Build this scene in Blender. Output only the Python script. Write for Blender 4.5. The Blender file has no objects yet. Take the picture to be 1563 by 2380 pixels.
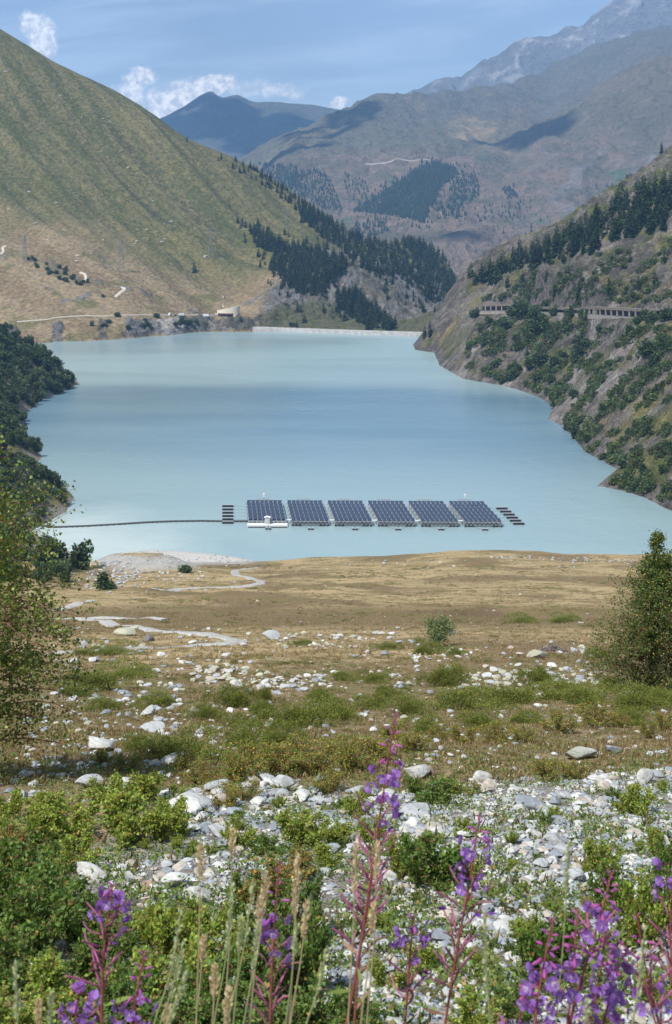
import bpy, math, random, time
import numpy as np
from mathutils import Vector, Matrix
from mathutils.bvhtree import BVHTree
T0 = time.time()
R = math.radians
rng = np.random.default_rng(7)
random.seed(7)

# ------------------------------------------------------------------ camera, sky, sun, exposure
F = 2875.0            # focal length in pixels of a 1563 x 2380 picture
CX, HY, H = 781.5, 521.0, 121.0   # centre column, horizon row, eye height above the lake (lake = z 0)
scene = bpy.context.scene
COL = scene.collection
cam_d = bpy.data.cameras.new('camera')
cam = bpy.data.objects.new('camera', cam_d); COL.objects.link(cam)
cam.location = (0, 0, H); cam.rotation_euler = (R(90), 0, 0)
cam_d.sensor_fit = 'VERTICAL'; cam_d.sensor_height = 36.0; cam_d.sensor_width = 23.64
cam_d.lens = F / 2380 * 36.0
cam_d.shift_y = -(1190 - HY) / 2380
cam_d.clip_start = 0.1; cam_d.clip_end = 60000
cam_d.dof.use_dof = True; cam_d.dof.focus_distance = 26.0; cam_d.dof.aperture_fstop = 9.5
scene.camera = cam

SUN = Vector((-0.46, -0.46, 1.0)).normalized()
sun_el = math.asin(SUN.z); sun_rot = math.atan2(SUN.x, SUN.y)
world = bpy.data.worlds.new('World'); scene.world = world; world.use_nodes = True
wt = world.node_tree; wt.nodes.clear()

class NT:
    """small helper round a node tree"""
    def __init__(s, t): s.t = t
    def n(s, kind, inputs=None, **props):
        nd = s.t.nodes.new(kind)
        for k, v in props.items(): setattr(nd, k, v)
        for k, v in (inputs or {}).items():
            i = nd.inputs[k]
            if isinstance(v, bpy.types.NodeSocket): s.t.links.new(v, i)
            else: i.default_value = v
        return nd
    def math(s, op, a, b=0.0, c=0.0, clamp=False):
        nd = s.n('ShaderNodeMath', {0: a, 1: b, 2: c}, operation=op); nd.use_clamp = clamp
        return nd.outputs[0]
    def smooth(s, x, lo, hi):
        nd = s.n('ShaderNodeMapRange', {'Value': x, 'From Min': lo, 'From Max': hi}, interpolation_type='SMOOTHSTEP')
        return nd.outputs[0]
    def mix(s, f, a, b, mode='MIX'):
        nd = s.n('ShaderNodeMix', data_type='RGBA', blend_type=mode)
        for i, v in ((0, f), (6, a), (7, b)):
            if isinstance(v, bpy.types.NodeSocket): s.t.links.new(v, nd.inputs[i])
            else: nd.inputs[i].default_value = v if i == 0 else (*v[:3], 1)
        return nd.outputs[2]
    def noise(s, vec, scale, detail=4, rough=0.55, dist=0.0):
        return s.n('ShaderNodeTexNoise', {'Vector': vec, 'Scale': scale, 'Detail': detail, 'Roughness': rough, 'Distortion': dist}).outputs['Fac']

w = NT(wt)
sky = w.n('ShaderNodeTexSky', sky_type='NISHITA', sun_disc=False, sun_elevation=sun_el, sun_rotation=sun_rot,
          altitude=1900, air_density=1.0, dust_density=0.6, ozone_density=1.2)
tc = w.n('ShaderNodeTexCoord').outputs['Generated']
sep = w.n('ShaderNodeSeparateXYZ', {0: tc})
# tangent-plane direction of the view: u = x / y, v = z / y (a direction only, the clouds sit in the sky)
u = w.math('DIVIDE', sep.outputs[0], w.math('MAXIMUM', sep.outputs[1], 0.05))
v = w.math('DIVIDE', sep.outputs[2], w.math('MAXIMUM', sep.outputs[1], 0.05))
uv = w.n('ShaderNodeCombineXYZ', {0: u, 1: v, 2: 0.0}).outputs[0]
warp = w.n('ShaderNodeTexNoise', {'Vector': uv, 'Scale': 60.0, 'Detail': 6.0, 'Roughness': 0.62})
wv = w.n('ShaderNodeVectorMath', {0: warp.outputs['Color'], 1: (0.5, 0.5, 0.5)}, operation='SUBTRACT').outputs[0]
wv = w.n('ShaderNodeVectorMath', {0: wv, 1: (0.030, 0.024, 0.0)}, operation='MULTIPLY').outputs[0]
wuv = w.n('ShaderNodeVectorMath', {0: uv, 1: wv}, operation='ADD').outputs[0]
cl = None
for (px, py, rx, ry, st) in [(78, 55, 34, 22, 1.0), (98, 96, 30, 30, .95), (325, 180, 36, 17, .85), (300, 215, 30, 32, .7),
                             (512, 196, 34, 20, 1.0), (455, 212, 50, 22, 1.0), (395, 240, 45, 30, .95), (650, 216, 50, 14, .4),
                             (785, 243, 26, 11, .9), (575, 205, 60, 18, .25)]:
    c = ((px - CX) / F, (HY - py) / F, 0)
    d = w.n('ShaderNodeVectorMath', {0: wuv, 1: c}, operation='SUBTRACT').outputs[0]
    d = w.n('ShaderNodeVectorMath', {0: d, 1: (F / (rx * 1.2), F / (ry * 1.2), 0)}, operation='MULTIPLY').outputs[0]
    L = w.n('ShaderNodeVectorMath', {0: d}, operation='LENGTH').outputs['Value']
    b = w.math('MULTIPLY', w.smooth(L, 1.25, 0.55), st)
    cl = b if cl is None else w.math('MAXIMUM', cl, b)
puff = w.noise(uv, 150.0, 6, 0.6)
cl = w.math('MULTIPLY', w.math('MULTIPLY', cl, 1.35, clamp=True), w.smooth(puff, 0.16, 0.42), clamp=True)
# thin high streaks over the whole sky
suv = w.n('ShaderNodeVectorMath', {0: w.n('ShaderNodeVectorRotate', {'Vector': uv, 'Angle': R(-6)}, rotation_type='Z_AXIS').outputs[0], 1: (3.0, 26.0, 1.0)}, operation='MULTIPLY').outputs[0]
streak = w.math('MULTIPLY', w.smooth(w.noise(suv, 1.3, 5, 0.6, 0.5), 0.36, 0.72), 0.55)
base = w.mix(streak, w.mix(0.28, sky.outputs[0], (7.6, 9.4, 11.4)), (7.6, 9.1, 10.9))
shade = w.mix(w.smooth(puff, 0.35, 0.65), (7.4, 8.0, 9.0), (14.0, 13.8, 13.5))
out = w.mix(cl, base, shade)
bg = w.n('ShaderNodeBackground', {'Color': out, 'Strength': 0.08})
w.n('ShaderNodeOutputWorld', {'Surface': bg.outputs[0]})

sl = bpy.data.lights.new('sun', 'SUN'); sl.energy = 5.0; sl.angle = R(0.53); sl.color = (1.0, 0.95, 0.87)
so = bpy.data.objects.new('sun', sl); COL.objects.link(so)
so.rotation_euler = SUN.to_track_quat('Z', 'Y').to_euler(); so.location = (0, 0, 3000)
vs = scene.view_settings
vs.view_transform = 'Standard'; vs.look = 'None'; vs.exposure = 0.48; vs.gamma = 1.0; vs.use_curve_mapping = False
cy = scene.cycles
cy.volume_step_rate = 1.0; cy.max_bounces = 6; cy.diffuse_bounces = 2; cy.glossy_bounces = 2
cy.transmission_bounces = 4; cy.volume_bounces = 0; cy.transparent_max_bounces = 8
cy.use_denoising = True
scene.render.film_transparent = False

# ------------------------------------------------------------------ helpers
def P(x, y, d):                     # photo pixel + forward distance -> world
    return np.array(((x - CX) / F * d, d, H - (y - HY) / F * d))
def on_lake(x, y, z=0.0):           # photo pixel on a level plane
    return P(x, y, (H - z) * F / (y - HY))
def pix(p): return (CX + F * p[0] / p[1], HY + F * (H - p[2]) / p[1])

def _hash(ix, iy, seed):
    h = (ix.astype(np.int64) * 374761393 + iy.astype(np.int64) * 668265263 + seed * 1442695041) & 0xffffffff
    h = ((h ^ (h >> 13)) * 1274126177) & 0xffffffff
    return ((h ^ (h >> 16)) & 0xffff) / 65535.0
def vnoise(x, y, seed=0):
    x = np.asarray(x, float); y = np.asarray(y, float)
    ix = np.floor(x); iy = np.floor(y); fx = x - ix; fy = y - iy
    def g(dx, dy):
        a = _hash(ix + dx, iy + dy, seed) * 6.28318
        return np.cos(a) * (fx - dx) + np.sin(a) * (fy - dy)
    sx = fx * fx * fx * (fx * (fx * 6 - 15) + 10); sy = fy * fy * fy * (fy * (fy * 6 - 15) + 10)
    a = g(0, 0) * (1 - sx) + g(1, 0) * sx; b = g(0, 1) * (1 - sx) + g(1, 1) * sx
    return (a * (1 - sy) + b * sy) * 1.5
def fbm(x, y, seed=0, oct=4, gain=0.5, ridged=False):
    s = 0.0; a = 1.0; n = 0.0
    for k in range(oct):
        t = vnoise(x * 2 ** k + 13.7 * k, y * 2 ** k - 7.3 * k, seed + k)
        s = s + a * ((1 - 2 * np.abs(t)) if ridged else t); n += a; a *= gain
    return s / n
def sstep(x, a, b):
    t = np.clip((np.asarray(x, float) - a) / (b - a), 0, 1); return t * t * (3 - 2 * t)
def mixc(a, b, t): return a + (b - a) * t[..., None]

def set_attr(me, name, arr):
    at = me.attributes.new(name, 'FLOAT_COLOR', 'POINT')
    a = np.ones((len(me.vertices), 4), np.float32); a[:, :3] = arr
    at.data.foreach_set('color', a.ravel())
def mesh_np(name, verts, faces, mats=None, smooth=True, attrs=None, midx=None):
    """verts (n,3); faces (m,k) int array with one k, or list of such arrays"""
    fl = faces if isinstance(faces, list) else [faces]
    verts = np.asarray(verts, np.float32)
    me = bpy.data.meshes.new(name)
    me.vertices.add(len(verts)); me.vertices.foreach_set('co', verts.ravel())
    loops = np.concatenate([np.asarray(f, np.int32).ravel() for f in fl])
    tot = np.concatenate([np.full(len(f), np.asarray(f).shape[1], np.int32) for f in fl])
    start = np.concatenate([[0], np.cumsum(tot)[:-1]]).astype(np.int32)
    me.loops.add(len(loops)); me.loops.foreach_set('vertex_index', loops)
    me.polygons.add(len(tot)); me.polygons.foreach_set('loop_start', start); me.polygons.foreach_set('loop_total', tot)
    me.polygons.foreach_set('use_smooth', np.full(len(tot), smooth))
    for m in (mats if isinstance(mats, (list, tuple)) else [mats]):
        if m is not None: me.materials.append(m)
    if midx is not None: me.polygons.foreach_set('material_index', np.asarray(midx, np.int32))
    for k, a in (attrs or {}).items(): set_attr(me, k, a)
    me.update(calc_edges=True)
    return me
def obj(name, me, parent=None, loc=None, **props):
    o = bpy.data.objects.new(name, me); COL.objects.link(o)
    if parent is not None: o.parent = parent
    if loc is not None: o.location = loc
    for k, v in props.items(): o[k] = v
    return o
def thing(name, loc, label, cat, group=None, rz=0.0):
    o = bpy.data.objects.new(name, None); COL.objects.link(o)
    o.empty_display_size = 0.2; o.location = loc; o.rotation_euler = (0, 0, rz)
    o['label'] = label; o['category'] = cat
    if group: o['group'] = group
    return o
def tagged(o, label, cat, group=None):
    o['label'] = label; o['category'] = cat
    if group: o['group'] = group
    return o

class MB:
    """collects boxes, bars and tubes into one mesh"""
    def __init__(s): s.v = []; s.f = []
    def add(s, vs, fs):
        o = len(s.v); s.v += [tuple(map(float, p)) for p in vs]; s.f += [tuple(i + o for i in f) for f in fs]; return s
    def box(s, c, size, rz=0.0):
        x, y, z = (k / 2 for k in size); ca, sa = math.cos(rz), math.sin(rz)
        vs = [(c[0] + ca * a * x - sa * b * y, c[1] + sa * a * x + ca * b * y, c[2] + e * z) for e in (-1, 1) for b in (-1, 1) for a in (-1, 1)]
        return s.add(vs, [(0, 2, 3, 1), (4, 5, 7, 6), (0, 1, 5, 4), (2, 6, 7, 3), (0, 4, 6, 2), (1, 3, 7, 5)])
    def bar(s, a, b, r, n=4, r2=None):
        a = Vector(a); b = Vector(b); d = (b - a).normalized()
        e = d.orthogonal().normalized(); g = d.cross(e); r2 = r if r2 is None else r2
        vs = [a + (e * math.cos(t) + g * math.sin(t)) * r for t in [i * 6.2832 / n for i in range(n)]]
        vs += [b + (e * math.cos(t) + g * math.sin(t)) * r2 for t in [i * 6.2832 / n for i in range(n)]]
        fs = [(i, (i + 1) % n, n + (i + 1) % n, n + i) for i in range(n)]
        fs += [tuple(range(n - 1, -1, -1)), tuple(range(n, 2 * n))]
        return s.add(vs, fs)
    def tube(s, pts, rad, n=6):
        pts = [Vector(p) for p in pts]; rads = rad if isinstance(rad, (list, tuple)) else [rad] * len(pts)
        o = len(s.v); e = None
        for i, p in enumerate(pts):
            d = (pts[min(i + 1, len(pts) - 1)] - pts[max(i - 1, 0)]).normalized()
            e = d.orthogonal().normalized() if e is None else (e - d * e.dot(d)).normalized()
            g = d.cross(e)
            s.v += [tuple(p + (e * math.cos(k * 6.2832 / n) + g * math.sin(k * 6.2832 / n)) * rads[i]) for k in range(n)]
        for i in range(len(pts) - 1):
            for k in range(n):
                s.f.append((o + i * n + k, o + i * n + (k + 1) % n, o + (i + 1) * n + (k + 1) % n, o + (i + 1) * n + k))
        s.f.append(tuple(o + k for k in range(n - 1, -1, -1))); m = o + (len(pts) - 1) * n
        s.f.append(tuple(m + k for k in range(n)))
        return s
    def mesh(s, name, mat, smooth=False):
        me = bpy.data.meshes.new(name); me.from_pydata(s.v, [], s.f); me.materials.append(mat)
        if smooth: me.polygons.foreach_set('use_smooth', [True] * len(me.polygons))
        me.update(); return me
    def build(s, name, mat, parent=None, smooth=False, **props):
        return obj(name, s.mesh(name, mat, smooth), parent, **props)

def grid_faces(nr, nc):
    i = np.arange(nr * nc).reshape(nr, nc)
    return np.stack([i[:-1, :-1], i[:-1, 1:], i[1:, 1:], i[1:, :-1]], -1).reshape(-1, 4)
BVH = {}
def terrain(name, G, mat, attrs, key=None):
    nr, nc = G.shape[:2]; fs = grid_faces(nr, nc)
    me = mesh_np(name, G.reshape(-1, 3), fs, mat, True, {k: a.reshape(-1, 3) for k, a in attrs.items()})
    o = obj(name, me, kind='structure')
    if key: BVH[key] = BVHTree.FromPolygons(G.reshape(-1, 3).tolist(), fs.tolist())
    return o
def cast(x, y, keys):
    d = Vector(((x - CX) / F, 1.0, -(y - HY) / F)); best = None
    dn = d.normalized(); o = Vector((0, 0, H))
    for k in keys:
        hit, nrm, idx, dist = BVH[k].ray_cast(o, dn)
        if hit is not None and (best is None or dist < best[2]): best = (hit, nrm, dist, k)
    return best
def drop(X, Y, keys):
    best = None
    for k in keys:
        hit, nrm, idx, dist = BVH[k].ray_cast(Vector((X, Y, 5000)), Vector((0, 0, -1)))
        if hit is not None and (best is None or hit.z > best[0].z): best = (hit, nrm)
    return best
def in_poly(x, y, poly):
    c = False; j = len(poly) - 1
    for i in range(len(poly)):
        xi, yi = poly[i]; xj, yj = poly[j]
        if (yi > y) != (yj > y) and x < (xj - xi) * (y - yi) / (yj - yi) + xi: c = not c
        j = i
    return c
def poly_points(poly, step, jitter=0.85, keep=1.0):
    xs = [p[0] for p in poly]; ys = [p[1] for p in poly]; r = []
    y = min(ys); row = 0
    while y < max(ys):
        x = min(xs) + (row % 2) * step / 2
        while x < max(xs):
            a = x + random.uniform(-jitter, jitter) * step; b = y + random.uniform(-jitter, jitter) * step * .8
            if in_poly(a, b, poly) and random.random() < keep: r.append((a, b))
            x += step
        y += step * .8; row += 1
    return r
def seg_dist(X, Y, pts):
    """distance to a polyline and the parameter of the nearest point"""
    best = np.full(X.shape, 1e9); par = np.zeros(X.shape); side = np.zeros(X.shape)
    for i in range(len(pts) - 1):
        ax, ay = pts[i][:2]; bx, by = pts[i + 1][:2]; dx, dy = bx - ax, by - ay
        t = np.clip(((X - ax) * dx + (Y - ay) * dy) / (dx * dx + dy * dy), 0, 1)
        qx = X - ax - t * dx; qy = Y - ay - t * dy; d = np.hypot(qx, qy)
        m = d < best; best = np.where(m, d, best); par = np.where(m, i + t, par)
        side = np.where(m, np.sign(dx * qy - dy * qx), side)
    return best, par, side

def inside(X, Y, pts):
    c = np.zeros(X.shape, bool); n = len(pts); j = n - 1
    for i in range(n):
        xi, yi = pts[i][:2]; xj, yj = pts[j][:2]
        if yi != yj: c ^= ((yi > Y) != (yj > Y)) & (X < (xj - xi) * (Y - yi) / (yj - yi) + xi)
        j = i
    return c
# ------------------------------------------------------------------ materials
def new_mat(name):
    m = bpy.data.materials.new(name); m.use_nodes = True; m.node_tree.nodes.clear(); return m, NT(m.node_tree)
def finish(t, shader): t.n('ShaderNodeOutputMaterial', {'Surface': shader})
def plain(name, col, rough=0.6, metal=0.0, var=0.0, scale=3.0, bump=0.0, spec=0.5):
    m, t = new_mat(name)
    g = t.n('ShaderNodeNewGeometry').outputs['Position']
    c = (*col, 1)
    nz = t.noise(g, scale, 5, 0.6)
    cc = t.mix(t.smooth(nz, 0.3, 0.7), [k * (1 - var) for k in col], [min(1, k * (1 + var)) for k in col])
    ins = {'Base Color': cc, 'Roughness': rough, 'Metallic': metal, 'Specular IOR Level': spec}
    if bump: ins['Normal'] = t.n('ShaderNodeBump', {'Height': nz, 'Strength': bump, 'Distance': 0.05}).outputs[0]
    finish(t, t.n('ShaderNodeBsdfPrincipled', ins).outputs[0]); return m
def terrain_mat(name, s1, s2, bscale, bdist, bstr=0.6, lo=0.42, hi=0.58, stretch=None, fine=8.0, vary=0.35, facet=None):
    """two albedo layers (vertex attributes Col and Col2) mixed by noise, with fine grain and relief"""
    m, t = new_mat(name)
    pos = t.n('ShaderNodeNewGeometry').outputs['Position']; vec = pos
    if stretch:
        rz, sc = stretch
        vec = t.n('ShaderNodeVectorRotate', {'Vector': pos, 'Angle': rz}, rotation_type='Z_AXIS').outputs[0]
        vec = t.n('ShaderNodeVectorMath', {0: vec, 1: sc}, operation='MULTIPLY').outputs[0]
    a = t.n('ShaderNodeAttribute', attribute_name='Col').outputs['Color']
    b = t.n('ShaderNodeAttribute', attribute_name='Col2').outputs['Color']
    n1 = t.noise(vec, s1, 6, 0.62, 0.3); n2 = t.noise(pos, s2, 5, 0.65)
    f = t.smooth(t.math('ADD', t.math('MULTIPLY', n1, 0.6), t.math('MULTIPLY', n2, 0.4)), lo, hi)
    c = t.mix(f, a, b)
    n3 = t.noise(pos, fine, 4, 0.7)
    k = t.n('ShaderNodeMapRange', {'Value': n3, 'From Min': 0.25, 'From Max': 0.75, 'To Min': 1 - vary, 'To Max': 1 + vary}).outputs[0]
    g = t.n('ShaderNodeCombineColor', {0: k, 1: k, 2: k}).outputs[0]
    c = t.mix(1.0, c, g, 'MULTIPLY')
    hgt = t.math('ADD', n3, t.math('MULTIPLY', n2, 1.5))
    if facet:
        vo = t.n('ShaderNodeTexVoronoi', {'Vector': pos, 'Scale': facet}, feature='F1')
        vr = t.n('ShaderNodeSeparateColor', {0: vo.outputs['Color']}).outputs[0]
        hgt = t.math('ADD', hgt, t.math('MULTIPLY', vo.outputs['Distance'], -1.2))
        k2 = t.n('ShaderNodeMapRange', {'Value': vr, 'To Min': 0.78, 'To Max': 1.2}).outputs[0]
        c = t.mix(1.0, c, t.n('ShaderNodeCombineColor', {0: k2, 1: k2, 2: k2}).outputs[0], 'MULTIPLY')
    bm = t.n('ShaderNodeBump', {'Height': hgt, 'Strength': bstr, 'Distance': bdist}).outputs[0]
    finish(t, t.n('ShaderNodeBsdfPrincipled', {'Base Color': c, 'Roughness': 0.95, 'Specular IOR Level': 0.1, 'Normal': bm}).outputs[0])
    return m
def leaf_mat(name, trans=0.35, rough=0.55, spec=0.3, gain=1.0):
    m, t = new_mat(name)
    c = t.n('ShaderNodeAttribute', attribute_name='Col').outputs['Color']
    if gain != 1.0: c = t.mix(1.0, c, (gain, gain, gain), 'MULTIPLY')
    p = t.n('ShaderNodeBsdfPrincipled', {'Base Color': c, 'Roughness': rough, 'Specular IOR Level': spec})
    tr = t.n('ShaderNodeBsdfTranslucent', {'Color': t.mix(1.0, c, (1.25, 1.2, 0.6), 'MULTIPLY')})
    finish(t, t.n('ShaderNodeMixShader', {0: trans, 1: p.outputs[0], 2: tr.outputs[0]}).outputs[0]); return m
def stone_mat(name):
    m, t = new_mat(name)
    tcn = t.n('ShaderNodeNewGeometry').outputs['Position']
    c = t.n('ShaderNodeAttribute', attribute_name='Col').outputs['Color']
    band = t.n('ShaderNodeTexWave', {'Vector': tcn, 'Scale': 5.0, 'Distortion': 9.0, 'Detail': 4.0, 'Detail Scale': 2.0}, bands_direction='DIAGONAL').outputs['Fac']
    n = t.noise(tcn, 14.0, 6, 0.7); n2 = t.noise(tcn, 2.2, 4, 0.6)
    k = t.math('ADD', t.math('MULTIPLY', band, 0.22), t.math('MULTIPLY', n, 0.8))
    k = t.n('ShaderNodeMapRange', {'Value': k, 'From Min': 0.2, 'From Max': 0.85, 'To Min': 0.68, 'To Max': 1.2}).outputs[0]
    c = t.mix(1.0, c, t.n('ShaderNodeCombineColor', {0: k, 1: k, 2: k}).outputs[0], 'MULTIPLY')
    c = t.mix(t.math('MULTIPLY', t.smooth(n2, 0.56, 0.7), 0.45), c, (0.24, 0.25, 0.15))
    bm = t.n('ShaderNodeBump', {'Height': t.math('ADD', n, t.math('MULTIPLY', band, 0.3)), 'Strength': 0.5, 'Distance': 0.03}).outputs[0]
    finish(t, t.n('ShaderNodeBsdfPrincipled', {'Base Color': c, 'Roughness': 0.85, 'Specular IOR Level': 0.25, 'Normal': bm}).outputs[0]); return m

M_ground = terrain_mat('meadow_ground', 0.24, 0.8, 6.0, 0.14, 0.9, 0.45, 0.60, (0.0, (0.45, 1.0, 1.0)), 7.0, 0.5)
M_hill = terrain_mat('alpine_grass_slope', 0.030, 0.10, 0.4, 3.2, 0.9, 0.43, 0.57, (R(45), (0.10, 1.0, 0.10)), 0.22, 0.62)
M_slope = terrain_mat('rocky_slope', 0.035, 0.16, 0.5, 3.0, 1.0, 0.42, 0.56, (R(0), (0.35, 1.0, 0.5)), 0.45, 0.5, facet=0.13)
M_bank = terrain_mat('bank_slope', 0.05, 0.2, 0.5, 0.8, 0.8, 0.42, 0.58, None, 0.7, 0.35)
M_far = terrain_mat('mountain_pasture', 0.005, 0.016, 0.02, 26.0, 1.0, 0.42, 0.58, None, 0.045, 0.40)
M_leaf = leaf_mat('leaf', 0.4, gain=2.1); M_needle = leaf_mat('needle', 0.12, 0.6, 0.2, 1.15); M_bush = leaf_mat('bush_leaf', 0.25, gain=1.25)
M_birch = leaf_mat('birch_leaf', 0.4, gain=1.75); M_birch_d = leaf_mat('dark_birch_leaf', 0.35, gain=1.6)
M_jun = leaf_mat('juniper_needle', 0.2, 0.6, 0.2, 1.75)
M_petal = leaf_mat('petal', 0.4, 0.5, 0.2); M_straw = leaf_mat('straw', 0.3, 0.6, 0.2)
M_stone = stone_mat('stone')
M_bark = plain('bark', (0.11, 0.075, 0.06), 0.9, 0, 0.35, 12)
M_twig = plain('twig', (0.16, 0.07, 0.045), 0.8, 0, 0.3, 20)
M_track = terrain_mat('gravel', 0.5, 2.0, 4, 0.05, 0.5, 0.55, 0.70, None, 3.0, 0.4)
M_panel_frame = plain('aluminium', (0.62, 0.63, 0.65), 0.4, 0.6, 0.08, 2)
M_white = plain('white_paint', (0.78, 0.79, 0.80), 0.5, 0, 0.05, 1.5)
M_black = plain('black_plastic', (0.018, 0.019, 0.022), 0.5, 0, 0.3, 1)
M_conc = plain('concrete', (0.46, 0.455, 0.445), 0.9, 0, 0.16, 0.25)
M_conc_d = plain('weathered_concrete', (0.27, 0.23, 0.20), 0.9, 0, 0.2, 0.3)
M_steel = plain('galvanised_steel', (0.22, 0.23, 0.24), 0.6, 0.3, 0.1, 1)
M_glass = plain('dark_glass', (0.02, 0.024, 0.03), 0.08, 0, 0.1, 1)
M_cream = plain('cream_render', (0.72, 0.66, 0.52), 0.8, 0, 0.06, 0.5)
M_red = plain('red_awning', (0.22, 0.05, 0.04), 0.7, 0, 0.1, 1)
M_orange = plain('orange_paint', (0.80, 0.36, 0.03), 0.5, 0, 0.05, 1)
M_roof = plain('gallery_roof', (0.15, 0.125, 0.105), 0.9, 0, 0.25, 0.3)
M_rope = plain('rope', (0.06, 0.065, 0.07), 0.8, 0, 0.1, 1)

def panel_mat():
    m, t = new_mat('solar_cells')
    uvn = t.n('ShaderNodeTexCoord').outputs['Object']
    s = t.n('ShaderNodeSeparateXYZ', {0: uvn})
    def lines(x, per, wd):
        return t.math('LESS_THAN', t.math('ABSOLUTE', t.math('SUBTRACT', t.math('FRACT', t.math('DIVIDE', x, per)), 0.5)), wd)
    big = t.math('MAXIMUM', lines(s.outputs[1], 1.02, 0.045), t.math('LESS_THAN', t.math('ABSOLUTE', t.math('SUBTRACT', t.math('ABSOLUTE', s.outputs[0]), 0.83)), 0.02))
    small = t.math('MAXIMUM', lines(s.outputs[1], 0.17, 0.05), lines(s.outputs[0], 0.17, 0.05))
    rnd = t.n('ShaderNodeObjectInfo').outputs['Random']
    c = t.mix(rnd, (0.006, 0.008, 0.019), (0.012, 0.015, 0.031))
    c = t.mix(t.math('MULTIPLY', small, 0.5), c, (0.03, 0.036, 0.07))
    c = t.mix(big, c, (0.085, 0.09, 0.115))
    finish(t, t.n('ShaderNodeBsdfPrincipled', {'Base Color': c, 'Roughness': 0.15, 'Specular IOR Level': 0.22}).outputs[0]); return m
M_cells = panel_mat()

def water_mat():
    m, t = new_mat('glacial_water')
    pos = t.n('ShaderNodeNewGeometry').outputs['Position']
    st = t.n('ShaderNodeVectorMath', {0: pos, 1: (1.0, 0.45, 1.0)}, operation='MULTIPLY').outputs[0]
    r1 = t.noise(st, 0.55, 3, 0.6); r2 = t.noise(pos, 0.10, 3, 0.6)
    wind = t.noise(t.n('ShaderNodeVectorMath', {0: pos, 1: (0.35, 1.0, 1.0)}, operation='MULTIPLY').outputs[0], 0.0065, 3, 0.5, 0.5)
    hgt = t.math('ADD', t.math('MULTIPLY', r1, 0.30), t.math('MULTIPLY', r2, 0.8))
    bm = t.n('ShaderNodeBump', {'Height': hgt, 'Strength': 0.6, 'Distance': 0.5}).outputs[0]
    sp = t.n('ShaderNodeSeparateXYZ', {0: pos})
    # rock flour: paler and milkier where the stream comes in by the left shore
    d1 = t.n('ShaderNodeVectorMath', {0: pos, 1: (-105.0, 468.0, 0.0)}, operation='DISTANCE').outputs['Value']
    milk = t.smooth(t.math('ADD', d1, t.math('MULTIPLY', t.noise(pos, 0.02, 3, 0.6), 60.0)), 105.0, 45.0)
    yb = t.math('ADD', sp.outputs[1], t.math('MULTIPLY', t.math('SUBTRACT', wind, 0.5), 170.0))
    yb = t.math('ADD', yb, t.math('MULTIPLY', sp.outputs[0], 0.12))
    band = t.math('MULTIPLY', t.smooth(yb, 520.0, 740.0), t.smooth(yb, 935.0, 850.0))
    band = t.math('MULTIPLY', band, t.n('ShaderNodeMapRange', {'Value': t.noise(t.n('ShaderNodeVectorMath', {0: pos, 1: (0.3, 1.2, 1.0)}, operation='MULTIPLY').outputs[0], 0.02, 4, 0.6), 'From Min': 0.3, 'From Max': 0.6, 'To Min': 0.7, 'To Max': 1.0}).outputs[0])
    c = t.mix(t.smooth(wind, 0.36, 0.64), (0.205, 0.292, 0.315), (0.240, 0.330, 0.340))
    c = t.mix(t.math('MULTIPLY', band, 0.95), c, (0.105, 0.185, 0.245))  # mid-lake band: cloud shade and ruffled-water reflection painted into the base colour
    c = t.mix(milk, c, (0.40, 0.47, 0.455))
    rg = t.n('ShaderNodeMapRange', {'Value': wind, 'From Min': 0.35, 'From Max': 0.65, 'To Min': 0.20, 'To Max': 0.32}).outputs[0]
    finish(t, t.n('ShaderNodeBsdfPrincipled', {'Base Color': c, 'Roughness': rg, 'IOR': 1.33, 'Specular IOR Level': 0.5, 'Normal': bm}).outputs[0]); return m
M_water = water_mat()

C = lambda *a: np.array(a, float)
TAN, OLIVE, GREEN, BROWN = C(.365, .275, .150), C(.105, .098, .036), C(.085, .105, .030), C(.115, .078, .045)
ROCK, SCREE, GRAVEL = C(.20, .18, .165), C(.27, .25, .235), C(.40, .385, .36)

# ------------------------------------------------------------------ lake
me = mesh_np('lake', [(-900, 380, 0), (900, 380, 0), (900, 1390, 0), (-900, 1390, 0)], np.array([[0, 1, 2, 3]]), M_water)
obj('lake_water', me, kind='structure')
me = mesh_np('valley_floor', [(-40000, -20000, -120), (40000, -20000, -120), (40000, 60000, -120), (-40000, 60000, -120)], np.array([[0, 1, 2, 3]]), M_far,
             attrs={'Col': np.tile(GREEN, (4, 1)), 'Col2': np.tile(TAN, (4, 1))})
obj('valley_floor', me, kind='structure')

# ------------------------------------------------------------------ foreground hillside (meadow) down to the lake
tab_d = np.array([0.0, 2.0, 4.6, 7, 8.5, 10.5, 14, 17, 22, 29, 40, 60, 95, 165, 225, 325, 446.6])
tab_z = np.array([1.75, 2.15, 2.97, 3.84, 4.37, 5.04, 6.23, 7.27, 9.02, 11.39, 15.01, 21.5, 32.35, 52.75, 68.8, 93.7, 121.0])
sh_x = [-900, 0, 70, 110, 200, 232, 262, 340, 420, 560, 600, 650, 700, 760, 900, 1000, 1050, 1150, 1260, 1320, 1470, 1563, 2400]
sh_y = [1236, 1238, 1240, 1262, 1306, 1310, 1312, 1312, 1313, 1313, 1312, 1310, 1306, 1301, 1298, 1292, 1288, 1286, 1290, 1297, 1296, 1293, 1290]
def hill_profile(d):
    # smooth the piecewise table a little
    return (np.interp(d, tab_d, tab_z) + np.interp(d * 1.04, tab_d, tab_z) + np.interp(d * .96, tab_d, tab_z)) / 3
nr, nc = 430, 330
rowY = np.concatenate([[-3, -1.5, 0, 1.0], np.geomspace(1.8, 500, nr - 4)])
cc = np.linspace(-1, 1, nc); cc = cc * (0.62 + 0.38 * cc ** 2)
GY = np.repeat(rowY[:, None], nc, 1)
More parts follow.
